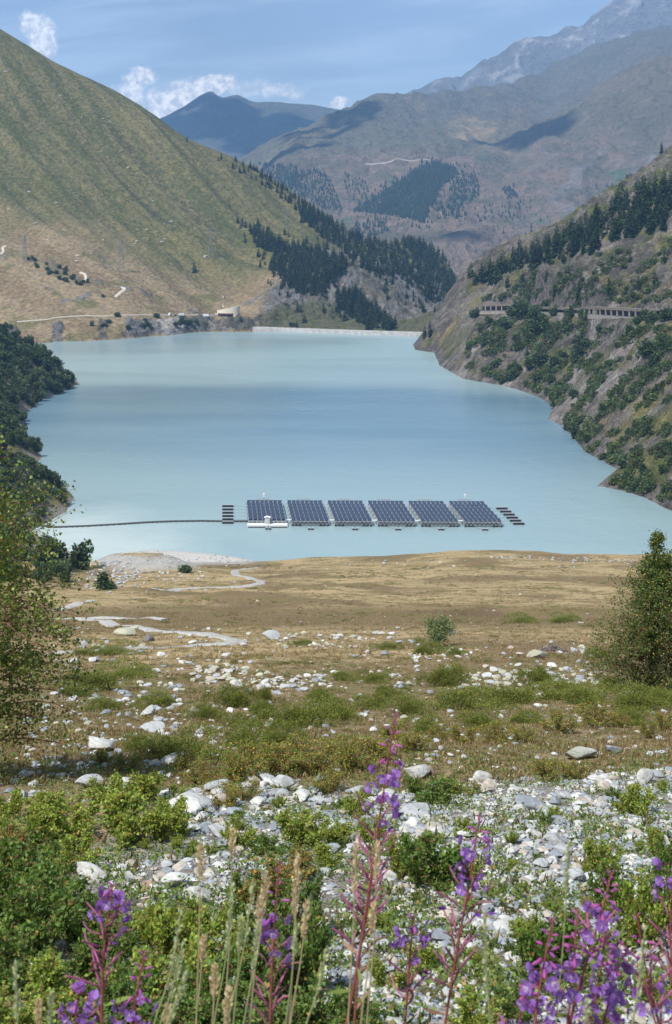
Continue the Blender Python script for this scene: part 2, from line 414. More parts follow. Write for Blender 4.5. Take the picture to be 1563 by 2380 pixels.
GX = cc[None, :] * (np.maximum(GY, 0) * 0.62 + 9)
def ground_z(X, Y):
    px = CX + F * X / np.maximum(Y, 2.0)
    ys = np.interp(px, sh_x, sh_y); ds = H * F / (ys - HY)
    q = 1 + (446.6 / ds - 1) * sstep(Y, 250, 440)
    dep = hill_profile(np.maximum(Y, 0) * q)
    over = np.maximum(Y * q - 446.6, 0)
    dep = dep + over * 0.25
    z = H - dep
    k = sstep(Y, 3, 9) * (1 - sstep(Y * q, 400, 445) * 0.7)
    near = 1 - sstep(Y, 25, 90)
    z = z + k * (0.16 * fbm(X / 2.3, Y / 2.6, 3, 4) * near * sstep(Y, 4, 12) + 0.06 * fbm(X / .6, Y / .6, 5, 3) * (1 - sstep(Y, 8, 25)))
    z = z + k * sstep(Y, 14, 50) * 0.55 * fbm(X / 7.0, Y / 8.0, 11, 4) * (1 - 0.5 * sstep(Y, 60, 160))
    z = z + k * sstep(Y, 70, 190) * 1.9 * fbm(X / 30.0, Y / 22.0, 17, 5)
    # spoil bank and stream bed beside the lake on the left
    bank = np.exp(-((X + 62 + (Y - 395) * .35) / 13.0) ** 2 - ((Y - 395) / 26.0) ** 2)
    z = z + 5.0 * np.minimum(bank * 1.7, 1) - 1.4 * np.exp(-((X + 92) / 9.0) ** 2 - ((Y - 410) / 45.0) ** 2)
    # hillside climbing out of the frame to the left
    z = z + np.maximum(-X - 0.30 * Y - 22, 0) * 0.28 * sstep(Y, 200, 420)
    return z, px, q
GZ, gpx, gq = ground_z(GX, GY)
gpy = HY + F * (H - GZ) / np.maximum(GY, 1)
n_a = fbm(GX / 5, GY / 6, 31, 4); n_b = fbm(GX / 30, GY / 34, 37, 4)
col = np.empty(GX.shape + (3,)); col[:] = TAN
col = mixc(col, np.broadcast_to(BROWN * 1.3, col.shape), sstep(n_b, 0.02, 0.28) * .8 * sstep(GY, 30, 80))
dark = sstep(gpy, 1395, 1425) * (1 - sstep(gpy, 1445, 1475))
col = mixc(col, np.broadcast_to(BROWN, col.shape), dark * .75)
mid = sstep(gpy, 1520, 1580)
col = mixc(col, np.broadcast_to(C(.195, .150, .088), col.shape), mid * .8)
col2 = np.empty_like(col); col2[:] = C(.165, .125, .055)
col2 = mixc(col2, np.broadcast_to(OLIVE * 1.35, col.shape), sstep(n_a + mid * .22, -.02, 0.28))
# bare stony ground close to the road
sb = np.interp(gpx, [-200, 200, 420, 560, 700, 900, 1050, 1250, 1563, 1800], [2010, 1970, 1860, 1830, 1835, 1850, 1815, 1800, 1790, 1785])
scree = sstep(gpy - sb + 26 * n_a, -10, 22)
col = mixc(col, np.broadcast_to(C(.25, .235, .215), col.shape), scree)
col2 = mixc(col2, np.broadcast_to(C(.15, .13, .10), col.shape), scree * .8)
bed = np.exp(-((GX + 92) / 16.0) ** 2 - ((GY - 415) / 40.0) ** 2) + np.exp(-((GX + 50) / 26.0) ** 2 - ((GY - 437) / 12.0) ** 2)
bed = sstep(bed, .3, .6)
bk = np.exp(-((GX + 62 + (GY - 395) * .35) / 13.0) ** 2 - ((GY - 395) / 26.0) ** 2); bed = np.maximum(bed, sstep(bk, .12, .3) * (1 - sstep(bk, .58, .72)))
col = mixc(col, np.broadcast_to(GRAVEL * .85, col.shape), bed); col2 = mixc(col2, np.broadcast_to(GRAVEL * .7, col.shape), bed)
terrain('meadow_ground', np.stack([GX, GY, GZ], -1), M_ground, {'Col': col, 'Col2': col2}, 'ground')

# gravel spit in front of the shore
fx = np.linspace(0, 1, 70)
far_e = np.array([on_lake(x, y) for x, y in zip(np.interp(fx, [0, .1, .3, .55, .75, .95, 1], [205, 255, 330, 420, 500, 575, 600]), np.interp(fx, [0, .1, .2, .35, .6, .85, 1], [1308, 1281, 1275, 1272, 1277, 1288, 1300]))])
near_e = np.array([on_lake(x, y) for x, y in zip(np.interp(fx, [0, 1], [190, 640]), np.interp(fx, [0, .5, 1], [1322, 1326, 1318]))])
rows = []
for t_ in np.linspace(0, 1, 26):
    p = far_e * (1 - t_) + near_e * t_
    p = p.copy(); p[:, 1] += 1.4 * fbm(p[:, 0] / 4, p[:, 1] / 4 + 50, 91, 3) * (1 - t_)
    p[:, 2] = -0.35 + 1.3 * sstep(np.minimum(t_ * 2.2, 1) * np.sin(np.clip(fx, .02, .98) * 3.14159) ** .6, 0, .8) + .25 * fbm(p[:, 0] / 3, p[:, 1] / 3, 93, 3)
    rows.append(p)
S = np.array(rows)
terrain('gravel_spit', S, M_track, {'Col': np.broadcast_to(GRAVEL, S.shape), 'Col2': np.broadcast_to(C(.27, .24, .19), S.shape)}, 'spit')

# ------------------------------------------------------------------ left promontory
lp = [(-900, 1238), (-60, 1240), (62, 1246), (80, 1230), (112, 1214), (150, 1192), (174, 1160), (152, 1130), (120, 1110), (72, 1086), (99, 1062), (82, 1040), (62, 1010), (54, 985), (64, 957), (96, 930), (150, 909), (184, 889)]
lw = [on_lake(*p)[:2] for p in lp]; tip = lw[-1]
lw += [tip + C(-8, 14), tip + C(-30, 30), tip + C(-75, 48), tip + C(-140, 90), tip + C(-420, 170)]
gx = np.arange(-640, -84, 3.2); gy = np.arange(425, 1180, 3.6); X, Y = np.meshgrid(gx, gy)
dl, par, side = seg_dist(X, Y, lw); dl = dl * np.where(inside(X, Y, lw + [np.array((-2000, 1300)), np.array((-2000, 380))]), 1, -1)
z = np.interp(dl, [-80, 0, 6, 40, 110, 300], [-30, -.3, 5, 32, 84, 215])
z = z + sstep(dl, 3, 30) * (6 * fbm(X / 46, Y / 46, 41, 4) + 2.0 * fbm(X / 13, Y / 13, 43, 3, ridged=True))
n1 = fbm(X / 24, Y / 24, 45, 4)
cl1 = np.empty(X.shape + (3,)); cl1[:] = C(.075, .085, .030); cl2 = np.empty_like(cl1); cl2[:] = C(.15, .13, .055)
rk = sstep(n1, .1, .3) * .7 + (1 - sstep(dl, 3, 9)) * .9; rk = np.clip(rk, 0, 1)
cl1 = mixc(cl1, np.broadcast_to(ROCK * 1.1, cl1.shape), rk); cl2 = mixc(cl2, np.broadcast_to(C(.23, .17, .10), cl1.shape), rk)
terrain('left_bank', np.stack([X, Y, z], -1), M_bank, {'Col': cl1, 'Col2': cl2}, 'left')

# ------------------------------------------------------------------ right valley slope with the road bench
rp = [(2300, 1560), (1720, 1270), (1563, 1189), (1500, 1157), (1450, 1141), (1385, 1128), (1440, 1104), (1445, 1096), (1400, 1071), (1360, 1050), (1330, 1015), (1310, 991), (1274, 974), (1286, 946), (1260, 926), (1200, 904), (1150, 893), (1075, 880), (1022, 849), (1010, 820), (965, 813)]
rw = [on_lake(*p)[:2] for p in rp]
rw += [np.array(q) for q in [(77, 1240), (86, 1300), (94, 1345), (100, 1420), (110, 1600)]]
road_px = [(2000, 775, 70), (1700, 755, 66), (1525, 741, 61.5), (1450, 735, 58.5), (1375, 730, 55), (1290, 726, 50), (1195, 722, 45), (1150, 722, 43.3), (1112, 723, 42.5), (1095, 724, 42)]
road = [on_lake(*p) for p in road_px]; 
gx = np.arange(55, 620, 2.7); gy = np.arange(440, 1640, 3.4); X, Y = np.meshgrid(gx, gy)
dr, par, side = seg_dist(X, Y, rw); dr = dr * np.where(inside(X, Y, rw + [np.array((3000, 1600)), np.array((3000, 300))]), 1, -1)
z = np.interp(dr, [-80, 0, 6, 22, 60, 120, 285, 700], [-40, -.3, 6, 22, 56, 99, 206, 470])
z = z * (1 + .38 * sstep(Y, 1130, 1300) * (1 - sstep(dr, 40, 150)))
rel = sstep(dr, 4, 45)
ribs = fbm(Y / 62 + .25 * np.sin(dr / 70), dr / 260, 51, 3, ridged=True) - .35
z = z + rel * (13.0 * ribs + 7.5 * fbm(X / 45, Y / 45, 53, 4) + 4.6 * (fbm(X / 18, Y / 18, 55, 4, ridged=True) - .4))
z = z - np.maximum(Y - (1345 + .10 * (X - 90) + 14 * fbm(X / 60, Y * 0, 57, 3)), 0) * 1.1
dd, rpar, rside = seg_dist(X, Y, road); rz_ = np.interp(rpar, range(len(road)), [p[2] for p in road])
bl = 1 - sstep(dd, 5.5, 15); z = z * (1 - bl) + rz_ * bl
z = np.where((rside > 0) & (dd < 45), np.minimum(z, rz_ + .3 - .45 * np.maximum(dd - 5, 0)), z)
crag = sstep(fbm(X / 30, Y / 30, 61, 4, ridged=True) + .25 * fbm(X / 90, Y / 90, 62, 2), .28, .55)
crag = np.maximum(crag, (1 - sstep(np.abs(dd - 13), 4, 9)) * sstep(z - rz_, 1, 4))
z = z + rel * (1 - bl) * np.where((rside > 0) & (dd < 30), .25, 1.0) * crag * 4.6 * (fbm(X / 11, Y / 11, 63, 4, ridged=True) - .1)
gs = np.hypot(*np.gradient(z, 3.4, 2.7))
hi = sstep(dr, 90, 200)
cl1 = np.empty(X.shape + (3,)); cl1[:] = C(.150, .134, .058); cl1 = mixc(cl1, np.broadcast_to(C(.115, .130, .036), cl1.shape), hi * .8)
cl2 = np.empty_like(cl1); cl2[:] = C(.066, .080, .026); cl2 = mixc(cl2, np.broadcast_to(C(.20, .145, .095), cl1.shape), (1 - hi) * sstep(fbm(X / 50, Y / 50, 65, 3), .05, .35))
rk = np.clip(crag * .85 + sstep(gs, 1.25, 1.8) * .8 + (1 - sstep(dr, 2.5, 7)) * .9, 0, 1)
cl1 = mixc(cl1, np.broadcast_to(C(.180, .162, .146), cl1.shape), rk); cl2 = mixc(cl2, np.broadcast_to(C(.085, .076, .070), cl1.shape), rk)
# scree chutes running down to the water
sc = np.zeros_like(X)
for (a, b, wd) in [((1198, 772), (1060, 872), 7.5), ((1240, 800), (1150, 890), 6), ((1415, 805), (1290, 950), 7), ((1500, 860), (1285, 968), 12), ((1120, 820), (1040, 860), 5), ((1470, 880), (1300, 972), 8)]:
    ha, hb = on_lake(*a, 32 if a[1] > 790 else 26), on_lake(*b, 2)
    sd, sp_, _ = seg_dist(X, Y, [ha[:2], hb[:2]])
    sc = np.maximum(sc, 1 - sstep(sd + 5 * fbm(X / 12, Y / 12, 66, 3), wd * .5, wd * 1.2))
cl1 = mixc(cl1, np.broadcast_to(C(.25, .232, .22), cl1.shape), sc); cl2 = mixc(cl2, np.broadcast_to(C(.20, .17, .155), cl1.shape), sc)
cl1 = mixc(cl1, np.broadcast_to(C(.30, .28, .25), cl1.shape), (1 - sstep(dd, 4.5, 6)) * .9)
terrain('right_valley_slope', np.stack([X, Y, z], -1), M_slope, {'Col': cl1, 'Col2': cl2}, 'right')

# ------------------------------------------------------------------ big grass hillside beyond the lake (loft through photo rows)
def loft(rows, xs, nv, tens=0.0, smooth=4):
    """rows: list of [(x, y, d), ...]; interpolated along x, then up through the rows"""
    L = []
    for r in rows:
        r = np.array(r, float); y = np.interp(xs, r[:, 0], r[:, 1]); d = np.interp(xs, r[:, 0], r[:, 2])
        k = np.ones(2 * smooth + 1) / (2 * smooth + 1)
        y = np.convolve(np.pad(y, smooth, 'edge'), k, 'valid'); d = np.convolve(np.pad(d, smooth, 'edge'), k, 'valid')
        L.append(np.stack([(xs - CX) / F * d, d, H - (y - HY) / F * d], -1))
    L = np.array(L); n = len(L); out = []; vv = []
    for i in range(n - 1):
        p0 = L[max(i - 1, 0)]; p1 = L[i]; p2 = L[i + 1]; p3 = L[min(i + 2, n - 1)]
        for k in range(nv if i < n - 2 else nv + 1):
            t = k / nv; m1 = (p2 - p0) * .5 * (1 - tens); m2 = (p3 - p1) * .5 * (1 - tens)
            out.append((2 * t**3 - 3 * t**2 + 1) * p1 + (t**3 - 2 * t**2 + t) * m1 + (-2 * t**3 + 3 * t**2) * p2 + (t**3 - t**2) * m2)
            vv.append(i + t)
    return np.array(out), np.array(vv)
def zl(x, y, z=0.0): return (x, y, (H - z) * F / (y - HY))
shore = [zl(-500, 815), zl(-100, 803), zl(0, 800), zl(110, 797), zl(160, 793), zl(200, 793), zl(300, 787), zl(330, 784), zl(345, 782), zl(400, 779.5), zl(440, 774), zl(470, 771.5), zl(540, 769), zl(595, 768.5), (650, 757, 1440), (960, 757, 1440), (1100, 757, 1430), (1250, 757, 1430)]
r0 = [(x, y + 26, d - 25) for x, y, d in shore]
r2 = [(-500, 775, 1330), (-100, 764, 1325), (0, 760, 1325), (110, 753, 1318), (200, 744, 1325), (300, 741, 1338), (400, 740, 1388), (440, 737, 1412), (470, 735, 1420), (540, 738, 1418), (585, 741, 1420), (610, 730, 1455), (650, 716, 1465), (720, 701, 1490), (770, 712, 1492), (810, 740, 1490), (850, 750, 1485), (960, 752, 1485), (1040, 705, 1520), (1100, 690, 1500), (1250, 690, 1500)]
r3 = [(-500, 700, 1400), (-100, 692, 1410), (0, 690, 1410), (110, 690, 1405), (200, 690, 1410), (300, 697, 1420), (400, 716, 1450), (470, 726, 1475), (540, 728, 1478), (595, 714, 1480), (650, 690, 1495), (700, 668, 1515), (750, 640, 1545), (800, 628, 1570), (850, 628, 1590), (890, 642, 1600), (930, 675, 1590), (970, 705, 1590), (1020, 735, 1600), (1060, 715, 1650), (1100, 690, 1700), (1250, 690, 1700)]
r4 = [(-500, 430, 1720), (-100, 478, 1650), (0, 490, 1640), (110, 508, 1635), (200, 533, 1635), (300, 570, 1630), (400, 615, 1605), (470, 645, 1590), (540, 660, 1590), (595, 645, 1600), (650, 622, 1620), (720, 600, 1650), (800, 596, 1680), (880, 612, 1730), (960, 640, 1780), (1040, 668, 1850), (1080, 682, 1880), (1250, 690, 1900)]
r5 = [(-500, 120, 1950), (-100, 243, 1840), (0, 272, 1830), (110, 312, 1830), (200, 352, 1820), (300, 402, 1810), (400, 452, 1790), (470, 482, 1780), (540, 506, 1780), (595, 517, 1790), (650, 532, 1790), (720, 545, 1800), (790, 580, 1830), (830, 575, 1860), (880, 585, 1900), (960, 600, 1950), (1040, 645, 2000), (1080, 668, 2010), (1250, 690, 2020)]
r6 = [(-500, -250, 2150), (-100, 15, 2030), (0, 71, 2010), (60, 106, 2005), (130, 149, 2000), (200, 181, 1995), (270, 216, 1990), (330, 250, 1980), (370, 278, 1970), (405, 305, 1960), (440, 327, 1950), (490, 347, 1955), (540, 367, 1960), (610, 402, 1980), (700, 466, 2000), (780, 516, 2020), (850, 560, 2050), (900, 565, 2080), (950, 558, 2100), (1000, 575, 2110), (1030, 600, 2110), (1060, 640, 2110), (1100, 690, 2110), (1250, 720, 2110)]
r7 = [(x, y + 70, d + 260) for x, y, d in r6]; r8 = [(x, y + 420, d + 700) for x, y, d in r6]
xs = np.linspace(-480, 1240, 520)
G, vv = loft([r0, shore, r2, r3, r4, r5, r6, r7, r8], xs, 40, 0.25, 2)
V = np.repeat(vv[:, None], len(xs), 1); PX = np.repeat(xs[None, :], len(vv), 0)
X, Y = G[..., 0], G[..., 1]
c_ = (X + Y) * .7071; s_ = (X - Y) * .7071
amp = sstep(V, 2.2, 4.2) * (1 - sstep(V, 5.6, 6.0) * .75)
grass = 1 - sstep(PX - 60 * (V - 3), 560, 700)
gul = .6 * fbm(c_ / 62 + .15 * vnoise(s_ / 200, c_ / 200, 3), s_ / 700, 71, 3, ridged=True) + .4 * fbm(c_ / 24, s_ / 380, 72, 3, ridged=True) - .35
G[..., 2] += amp * grass * (8.5 * gul + 15 * (fbm(c_ / 170, s_ / 1500, 74, 2, ridged=True) - .4)) + amp * 5 * fbm(X / 120, Y / 120, 73, 3) * (.4 + .6 * grass)
rockn = fbm(X / 38, Y / 38, 75, 4, ridged=True)
rocky = sstep(PX, 585, 640) * (1 - sstep(V, 3.15, 3.7)) * sstep(V, 1.2, 1.6)
rocky = np.maximum(rocky, sstep(PX, 690, 770) * (1 - sstep(V, 4.0, 4.8)) * sstep(V, 2.0, 2.5))
low = sstep(V, 1.0, 1.15) * (1 - sstep(V, 1.75, 2.0)) * (1 - sstep(PX, 585, 640))
crag = low * sstep(vnoise(PX / 38 + 3.3, PX * 0 + .5, 77), -.22, .05); crag = np.maximum(crag, low * sstep(PX, 462, 478) * (1 - sstep(PX, 590, 605)))
rocky = np.maximum(rocky, crag)
spots = sstep(fbm(X / 30, Y / 30, 79, 3), .28, .4) * sstep(V, 2.3, 2.7) * (1 - sstep(V, 3.3, 3.8)) * .8
G[..., 2] += rocky * (9.0 * (rockn - .3) + 7 * (fbm(X / 15, Y / 15, 80, 4, ridged=True) - .3)) + spots * 1.5
dry = np.clip(1 - sstep(V + .45 * fbm(X / 90, Y / 90, 81, 4) - .16 * gul, 3.45, 4.25), 0, 1)
n1 = fbm(c_ / 30, s_ / 200, 83, 4)
cl1 = np.empty(X.shape + (3,)); cl1[:] = C(.082, .088, .032); cl2 = np.empty_like(cl1); cl2[:] = C(.152, .134, .060)
cl1 = mixc(cl1, np.broadcast_to(C(.060, .060, .034), cl1.shape), sstep(-gul + .2 * n1, -.10, .26) * .7)
cl1 = mixc(cl1, np.broadcast_to(C(.245, .190, .115), cl1.shape), dry); cl2 = mixc(cl2, np.broadcast_to(C(.175, .130, .075), cl1.shape), dry)
gp = sstep(fbm(X / 45, Y / 45, 85, 3), .12, .3) * dry; cl1 = mixc(cl1, np.broadcast_to(C(.105, .11, .04), cl1.shape), gp * .8)
rk = np.clip(rocky * (.72 + .5 * sstep(rockn, .1, .5)) + spots, 0, 1)
cl1 = mixc(cl1, np.broadcast_to(C(.150, .145, .142), cl1.shape), rk); cl2 = mixc(cl2, np.broadcast_to(C(.085, .083, .066), cl1.shape), rk)
bh = sstep(PX, 590, 620) * (1 - sstep(V, 1.6, 2.1)); cl1 = mixc(cl1, np.broadcast_to(C(.085, .085, .05), cl1.shape), bh); cl2 = mixc(cl2, np.broadcast_to(C(.075, .08, .035), cl1.shape), bh)
sl_ = (np.abs(PX - (405 + (V - 1) * -20)) < 24) & (V < 1.9) & (V > 1)
cl1[sl_] = C(.29, .27, .25); cl2[sl_] = C(.24, .22, .20)
terrain('grass_hillside', G, M_hill, {'Col': cl1, 'Col2': cl2}, 'hill')

# ------------------------------------------------------------------ far mountains
def mountain(name, rows, x0, x1, nx, nv, a1, l1, seed, fun, key, rough=1.0):
    xs = np.linspace(x0, x1, nx); G, vv = loft(rows, xs, nv, 0.2, 1)
    V = np.repeat(vv[:, None], nx, 1); PX = np.repeat(xs[None, :], len(vv), 0); X, Y = G[..., 0], G[..., 1]
    rd = fbm(X / l1, Y / (l1 * 1.6), seed, 5, ridged=True) - .35
    G[..., 2] += a1 * rd * rough + a1 * .35 * fbm(X / l1 * 3, Y / l1 * 3, seed + 9, 3)
    c1, c2 = fun(X, Y, V, PX, rd)
    return terrain(name, G, M_far, {'Col': c1, 'Col2': c2}, key)
sky1 = [(-300, 335), (200, 325), (300, 310), (372, 279), (430, 246), (465, 228), (482, 219), (490, 212), (500, 220), (515, 230), (535, 226), (555, 222), (575, 230), (600, 236), (640, 236), (690, 241), (770, 254), (830, 262), (1000, 300), (1150, 340)]
def f1(X, Y, V, PX, rd):
    a = np.empty(X.shape + (3,)); a[:] = C(.085, .095, .070); b = np.empty_like(a); b[:] = C(.13, .12, .10); return a, b
mountain('distant_peak', [[(x, 560, 7000) for x, y in sky1], [(x, 430, 7600) for x, y in sky1], [(x, y + 70, 8300) for x, y in sky1], [(x, y, 8900) for x, y in sky1], [(x, y + 90, 9400) for x, y in sky1]],
         -300, 1150, 240, 14, 34, 520, 101, f1, 'peak', .8)
t2 = [(380, 480, 5400), (480, 430, 5400), (575, 368, 5500), (690, 305, 5600), (781, 270, 5700), (830, 243, 5800), (880, 225, 5800), (950, 214, 5900), (1000, 220, 6100), (1081, 216, 6400), (1206, 190, 6700), (1281, 155, 6900), (1406, 100, 7000), (1506, 75, 7000), (1563, 65, 7000), (2000, -40, 7000)]
dip = [(380, 490, 5100), (575, 385, 5200), (690, 325, 5200), (781, 300, 5300), (880, 262, 5400), (1000, 262, 5600), (1100, 262, 5700), (1206, 262, 5800), (1281, 284, 5700), (1381, 232, 5700), (1481, 166, 5600), (1563, 138, 5600), (2000, 40, 5600)]
m1 = [(380, 505, 4800), (575, 412, 4800), (690, 350, 4800), (781, 335, 4850), (880, 315, 4900), (1000, 318, 4950), (1100, 325, 4950), (1180, 325, 4900), (1230, 311, 4900), (1281, 282, 4900), (1381, 222, 4900), (1481, 153, 4900), (1563, 126, 4900), (2000, 20, 4900)]
m2 = [(380, 540, 4300), (575, 460, 4300), (660, 384, 4350), (690, 377, 4350), (880, 377, 4400), (1010, 374, 4350), (1100, 385, 4300), (1206, 395, 4300), (1400, 340, 4350), (1563, 270, 4400), (2000, 170, 4400)]
m3 = [(380, 600, 3800), (600, 540, 3800), (700, 500, 3850), (820, 492, 3800), (900, 462, 3820), (1000, 440, 3850), (1100, 470, 3800), (1206, 500, 3750), (1400, 470, 3800), (1563, 420, 3850), (2000, 330, 3850)]
m4 = [(380, 660, 3300), (700, 620, 3300), (820, 560, 3300), (900, 560, 3280), (1050, 580, 3250), (1200, 600, 3250), (1563, 570, 3250), (2000, 520, 3250)]
m5 = [(380, 800, 2800), (1000, 760, 2800), (2000, 760, 2800)]
tb = [(x, y + 80, d + 600) for x, y, d in t2]
def f2(X, Y, V, PX, rd):
    n = fbm(X / 420, Y / 420, 111, 4); n2 = fbm(X / 160, Y / 160, 113, 4)
    a = np.empty(X.shape + (3,)); a[:] = C(.185, .140, .108); b = np.empty_like(a); b[:] = C(.120, .108, .074)
    up = sstep(V, 3.0, 3.8) * (1 - .5 * sstep(PX, 1050, 1250))
    a = mixc(a, np.broadcast_to(C(.125, .130, .085), a.shape), up * .85)
    tanp = sstep(n + .5 * n2, .1, .35) * sstep(V, 3.2, 3.9) * (1 - sstep(PX, 1180, 1300)); b = mixc(b, np.broadcast_to(C(.29, .215, .13), a.shape), tanp)
    gr = sstep(fbm(X / 110, Y / 420, 117, 3), .22, .4) * (1 - up); b = mixc(b, np.broadcast_to(C(.085, .12, .06), a.shape), gr)
    top = sstep(V, 4.7, 5.6) * sstep(PX, 1000, 1200); a = mixc(a, np.broadcast_to(C(.135, .13, .10), a.shape), top)
    rk = sstep(rd, .18, .4) * sstep(PX, 1150, 1350) * (1 - sstep(V, 2.6, 3.3)) * .8
    a = mixc(a, np.broadcast_to(C(.19, .18, .175), a.shape), rk); b = mixc(b, np.broadcast_to(C(.15, .145, .14), a.shape), rk)
    return a, b
mountain('far_mountain', [m5, m4, m3, m2, m1, dip, t2, tb], 380, 2000, 400, 22, 42, 250, 121, f2, 'far')
t3 = [(850, 262), (900, 240), (955, 217), (1000, 196), (1035, 186), (1070, 181), (1110, 158), (1150, 131), (1175, 113), (1200, 100), (1225, 97), (1290, 76), (1340, 62), (1370, 47), (1400, 25), (1430, 4), (1470, -14), (1563, -34), (1750, -50), (2000, -40)]
def f3(X, Y, V, PX, rd):
    a = np.empty(X.shape + (3,)); a[:] = C(.125, .118, .102); b = np.empty_like(a); b[:] = C(.165, .155, .150)
    rk = sstep(PX + 140 * rd, 1080, 1330); a = mixc(a, np.broadcast_to(C(.155, .150, .152), a.shape), rk); b = mixc(b, np.broadcast_to(C(.36, .345, .335), a.shape), sstep(rd, .1, .4) * (.4 + .6 * rk)); return a, b
mountain('rocky_summit', [[(x, 420, 7600) for x, y in t3], [(x, max(300, y + 120), 8000) for x, y in t3], [(x, y + 85, 8500) for x, y in t3], [(x, y, 9000) for x, y in t3], [(x, y + 120, 9700) for x, y in t3]],
         850, 2000, 330, 26, 52, 260, 131, f3, 'summit')
print('terrain', time.time() - T0)

# ------------------------------------------------------------------ foliage helpers
def unit(a): return a / np.maximum(np.linalg.norm(a, axis=-1, keepdims=True), 1e-9)
def leaf_arrays(cen, axis, L, Wd, r, fold=0.25):
    """kite shaped leaves: returns verts (4n,3) and tris (2n,3)"""
    n = len(cen); axis = unit(axis); ref = unit(r.normal(size=(n, 3))); side = unit(np.cross(axis, ref)); up = np.cross(side, axis)
    L = np.broadcast_to(L, (n,))[:, None]; Wd = np.broadcast_to(Wd, (n,))[:, None]
    a = cen; m = cen + axis * L * .45 + up * L * fold * .3; b = m + side * Wd * .5; c = cen + axis * L; d = m - side * Wd * .5
    v = np.stack([a, b, c, d], 1).reshape(-1, 3); i = np.arange(n)[:, None] * 4
    return v, np.concatenate([i + [0, 1, 2], i + [0, 2, 3]], 0)
def rep4(c): return np.repeat(c, 4, 0)
def palette(cols, wts, n, r, jit=0.18):
    c = np.array(cols)[r.choice(len(cols), n, p=np.array(wts) / sum(wts))]
    return np.clip(c * (1 + jit * r.normal(size=(n, 1))) * (1 + .06 * r.normal(size=(n, 3))), .004, 1)
def foliage_mesh(name, cen, axis, L, Wd, cols, mat, r):
    v, f = leaf_arrays(cen, axis, L, Wd, r); return mesh_np(name, v, f, mat, False, {'Col': rep4(cols)})

def shrub_proto(seed, cols, wts, n=2600, leaf=.045, spread=1.0, tall=.6, upright=False, mat=None, stems=9):
    """unit shrub: 1 m wide, `tall` high; returns (stem mesh, foliage mesh)"""
    r = np.random.default_rng(seed); mb = MB(); tips = []
    for k in range(stems):
        a = r.uniform(0, 6.283); o = r.uniform(.1, 1) ** .6
        e = np.array([math.cos(a) * .42 * o * spread, math.sin(a) * .42 * o * spread, tall * (1.0 - .45 * o ** 2) * r.uniform(.7, 1.05)])
        if upright: e[:2] *= .6
        b = np.array([math.cos(a) * .08 * o, math.sin(a) * .08 * o, -.06]); m = (b + e) / 2 + np.array([0, 0, tall * .1])
        q = [b * (1 - t) ** 2 + 2 * m * t * (1 - t) + e * t * t for t in np.linspace(0, 1, 6)]
        mb.tube(q, [.012 * (1 - .75 * t) for t in np.linspace(0, 1, 6)], 4)
        for t in np.linspace(.25, 1, 9):
            c = b * (1 - t) ** 2 + 2 * m * t * (1 - t) + e * t * t
            for j in range(3):
                dv = unit(r.normal(size=3) * [1, 1, .6] + [0, 0, .35]); ln = r.uniform(.08, .20) * (1.1 - .5 * t)
                tips.append((c, c + dv * ln)); mb.bar(c, c + dv * ln, .0035, 3)
    tips = np.array(tips); k = r.integers(0, len(tips), n); t = r.uniform(.05, 1.1, n)[:, None]
    cen = tips[k, 0] * (1 - t) + tips[k, 1] * t + r.normal(size=(n, 3)) * .022
    cen[:, 2] = np.maximum(cen[:, 2], .0)
    ax = unit(r.normal(size=(n, 3)) + unit(cen * [1, 1, .4]) * .8 + [0, 0, .25])
    L = leaf * r.uniform(.65, 1.25, n); shade = palette(cols, wts, n, r)
    fm = foliage_mesh('foliage', cen, ax, L, L * .72, shade, mat or M_leaf, r)
    return mb.mesh('stems', M_twig), fm
def juniper_proto(seed, n=9000):
    r = np.random.default_rng(seed); mb = MB(); lob = []
    for k in range(11):
        a = r.uniform(0, 6.283); o = r.uniform(0, .36); lob.append((math.cos(a) * o * 1.1, math.sin(a) * o, r.uniform(.08, .17), r.uniform(.12, .24)))
        mb.bar((0, 0, -.04), (lob[-1][0], lob[-1][1], .05), .008, 4, .004)
    lob = np.array(lob); k = r.integers(0, len(lob), n)
    a = r.uniform(0, 6.283, n); ph = np.arccos(r.uniform(-.05, 1, n))
    d = np.stack([np.cos(a) * np.sin(ph), np.sin(a) * np.sin(ph), np.cos(ph)], -1); rr = r.uniform(.55, 1.05, n)[:, None]
    cen = np.stack([lob[k, 0], lob[k, 1], lob[k, 2] * .35], -1) + d * rr * np.stack([lob[k, 3], lob[k, 3], lob[k, 2] * .95], -1)
    cen[:, 2] = np.maximum(cen[:, 2], -.01)
    ax = unit(d * [1.2, 1.2, .5] + r.normal(size=(n, 3)) * .35 + [0, 0, .15])
    L = r.uniform(.014, .034, n); cols = palette([(.075, .092, .018), (.105, .118, .022), (.045, .058, .014), (.12, .10, .03)], [4, 3, 2, .6], n, r)
    return mb.mesh('stems', M_bark), foliage_mesh('foliage', cen, ax, L, L * .30, cols, M_jun, r)
